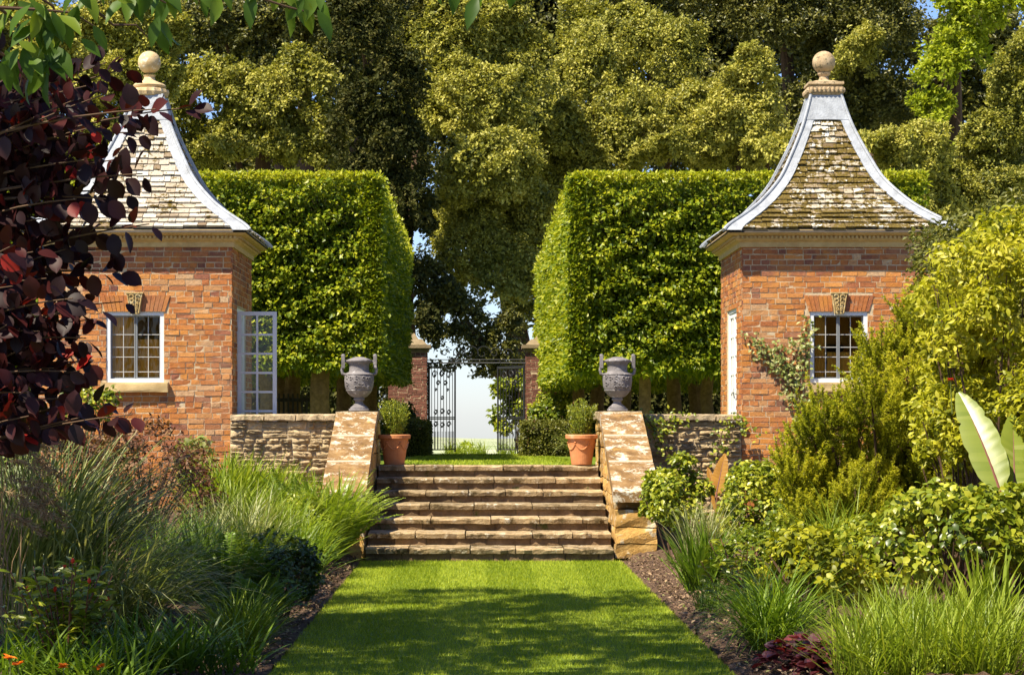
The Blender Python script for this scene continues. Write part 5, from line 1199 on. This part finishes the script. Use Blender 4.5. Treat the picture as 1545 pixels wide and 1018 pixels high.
def bigleaf(mb, rib, p0, p1, wd, sag, seed, face=A(0, -1, .25), split=True):
    r = np.random.default_rng(seed); n = 26; m = 6; u = np.linspace(0, 1, n)[:, None]; mid = (p0+p1)/2+A(0, 0, sag)
    C = (1-u)**2*p0+2*u*(1-u)*mid+u**2*p1; tg = nrm(np.gradient(C, axis=0)); sd = nrm(np.cross(tg, face)); up = np.cross(sd, tg)
    w = wd*np.sin(np.clip(u[:, 0]*.93+.05, 0, 1)**.75*pi)**.7*np.where(r.random(n) < .16, r.uniform(.6, .9, n), r.uniform(.96, 1, n))
    for sg in (-1, 1):
        V = []
        for j in range(m+1):
            f = j/m; V.append(C+sd*sg*(w*f)[:, None]+up*(.22*w*f*(1-.5*f)+.010*np.sin(u[:, 0]*70+sg)*f)[:, None]+(tg*(w*f*.25)[:, None]))
        V = np.stack(V, 1).reshape(-1, 3); q = (np.arange(n-1)*(m+1))[:, None]+np.arange(m)[None]
        F = np.stack([q, q+1, q+m+2, q+m+1], -1).reshape(-1, 4); rv = np.repeat(np.clip(.5+r.normal(0, .13, n-1), 0, 1), m)
        mb.add(V, F, rv)
    rib.tube(C-up*.004, np.linspace(.012, .003, n), 6)
def banana():
    t = thing('banana_plant', (3.75, 16.3, .05), 'banana plant with one big pale torn leaf at the right edge', 'banana plant'); mb = MB(); rib = MB(); st = MB()
    st.tube([(3.78, 16.3, .02), (3.78, 16.28, .5), (3.76, 16.25, 1.05)], [.07, .06, .03], 10)
    bigleaf(mb, rib, W(1512, 750, 15.7), W(1446, 592, 16.2), .135, .10, 1, A(-.30, -1, .9)); bigleaf(mb, rib, W(1532, 775, 15.7), W(1528, 625, 16.3), .13, .06, 2, A(.3, -1, .8)); bigleaf(mb, rib, W(1550, 770, 15.8), W(1600, 630, 16.3), .17, .06, 3, A(.2, -1, .7))
    mb.build('leaf_blades', M_BANANA, t, smooth=True); rib.build('midribs', M_RIB, t); st.build('stem', M_STEM, t)
banana()
def canna():
    t = thing('bronze_plant', (2.62, 24.4, .15), 'bronze-orange canna leaf standing between the two rounded shrubs', 'plant'); mb = MB(); rib = MB()
    bigleaf(mb, rib, W(1080, 750, 24.4), W(1094, 684, 24.5), .085, .02, 4, A(-.3, -1, .2)); bigleaf(mb, rib, W(1084, 775, 24.4), W(1068, 705, 24.6), .06, .03, 5)
    rib.tube([(2.62, 24.4, .15), W(1082, 745, 24.4)], [.015, .01], 6)
    mb.build('leaf_blades', M_CANNA, t, smooth=True); rib.build('midribs', M_RIB, t)
canna()
def conifer():
    r = np.random.default_rng(60); t = thing('feathery_conifer', (3.75, 20.2, .05), 'large feathery yellow-green conifer shrub in front of the right pavilion', 'conifer shrub'); mb = MB(); st = MB()
    base = A(3.75, 20.2, .05)
    poly = [(1195, 712), (1225, 645), (1285, 590), (1338, 525), (1390, 460), (1505, 455), (1535, 600), (1490, 745), (1360, 800), (1225, 790)]
    def inside(x, y):
        c = False
        for (xa, ya), (xb, yb) in zip(poly, poly[1:]+poly[:1]):
            if (ya > y) != (yb > y) and x < (xb-xa)*(y-ya)/(yb-ya)+xa: c = not c
        return c
    pts = []
    while len(pts) < 56:
        x, y = r.uniform(1190, 1535), r.uniform(455, 800)
        if inside(x, y) and all((x-p)**2+(y-q)**2 > 30**2 for p, q in pts): pts.append((x, y))
    for x, y in pts:
        c = W(x, y+14, 20.1+r.normal(0, .28)-(y-620)/600); R = A(.20, .22, .19)
        st.tube([base, base*.45+c*.55+A(0, 0, -.12), c, c+A(0, 0, .12)], [.028, .018, .009, .004], 6)
        sh = r.normal(0, .09)
        for k in range(50):
            e = rdir(r, 1)[0]; p0 = c+e*R*r.uniform(.3, 1.0); d = nrm(e*.45+A(-.05, -.2, .95)+r.normal(0, .15, 3)); ln = r.uniform(.16, .34)
            st.tube([c*.3+p0*.7, p0, p0+d*ln], [.004, .003, .001], 3)
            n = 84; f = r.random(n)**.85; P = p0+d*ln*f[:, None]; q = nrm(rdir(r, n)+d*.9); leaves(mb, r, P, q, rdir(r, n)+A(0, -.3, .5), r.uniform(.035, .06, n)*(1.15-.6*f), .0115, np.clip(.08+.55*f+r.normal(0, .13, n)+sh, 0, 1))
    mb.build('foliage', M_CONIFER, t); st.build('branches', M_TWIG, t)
conifer()
def climber(label, pts_px, D, seed, n_per=16, L=.06, mat=M_CLIMBER, flowers=()):
    r = np.random.default_rng(seed); p0 = W(*pts_px[0][0], D); t = thing('climber', (p0[0], D-.03, .3), label, 'climbing plant'); mb = MB(); st = MB()
    for path in pts_px:
        P = np.array([W(x, y, D-.05) for x, y in path]); st.tube(P, np.linspace(.010, .004, len(P)), 5)
        seg = max(2, int(np.sum(np.linalg.norm(np.diff(P, axis=0), axis=1))/.045))
        u = np.linspace(0, len(P)-1, seg*3); C = np.stack([np.interp(u, np.arange(len(P)), P[:, k]) for k in range(3)], 1)
        C = np.repeat(C, n_per//4, 0)+r.normal(0, 1, (len(C)*(n_per//4), 3))*A(.065, .04, .06); C[:, 1] = np.minimum(C[:, 1], D-.03)
        n = len(C); leaves(mb, r, C, r.normal(0, 1, (n, 3))*A(1, .3, .7)-A(0, .2, .4), A(0, -.8, .5)+r.normal(0, .4, (n, 3)), r.uniform(.7, 1.2, n)*L, r.uniform(.7, 1.1, n)*L*.72, r.random(n), 'e')
    mb.build('foliage', mat, t); st.build('stems', M_TWIG, t)
climber('pale-leaved rose trained on the right pavilion wall beside its window', [[(1222, 700), (1200, 620), (1190, 560), (1170, 530), (1130, 505)], [(1200, 600), (1215, 540), (1222, 480)], [(1195, 580), (1160, 540), (1140, 530)], [(1190, 560), (1205, 525), (1195, 520)]], 28.98, 71, 8)
climber('green climber trailing along the right rubble wall top', [[(1010, 690), (985, 645), (970, 625)], [(985, 645), (1010, 632), (1040, 630)], [(985, 650), (1000, 645), (1030, 640)], [(1080, 700), (1090, 650), (1110, 632), (1135, 650)]], 28.84, 72, 8, .055, M_SHRUB)
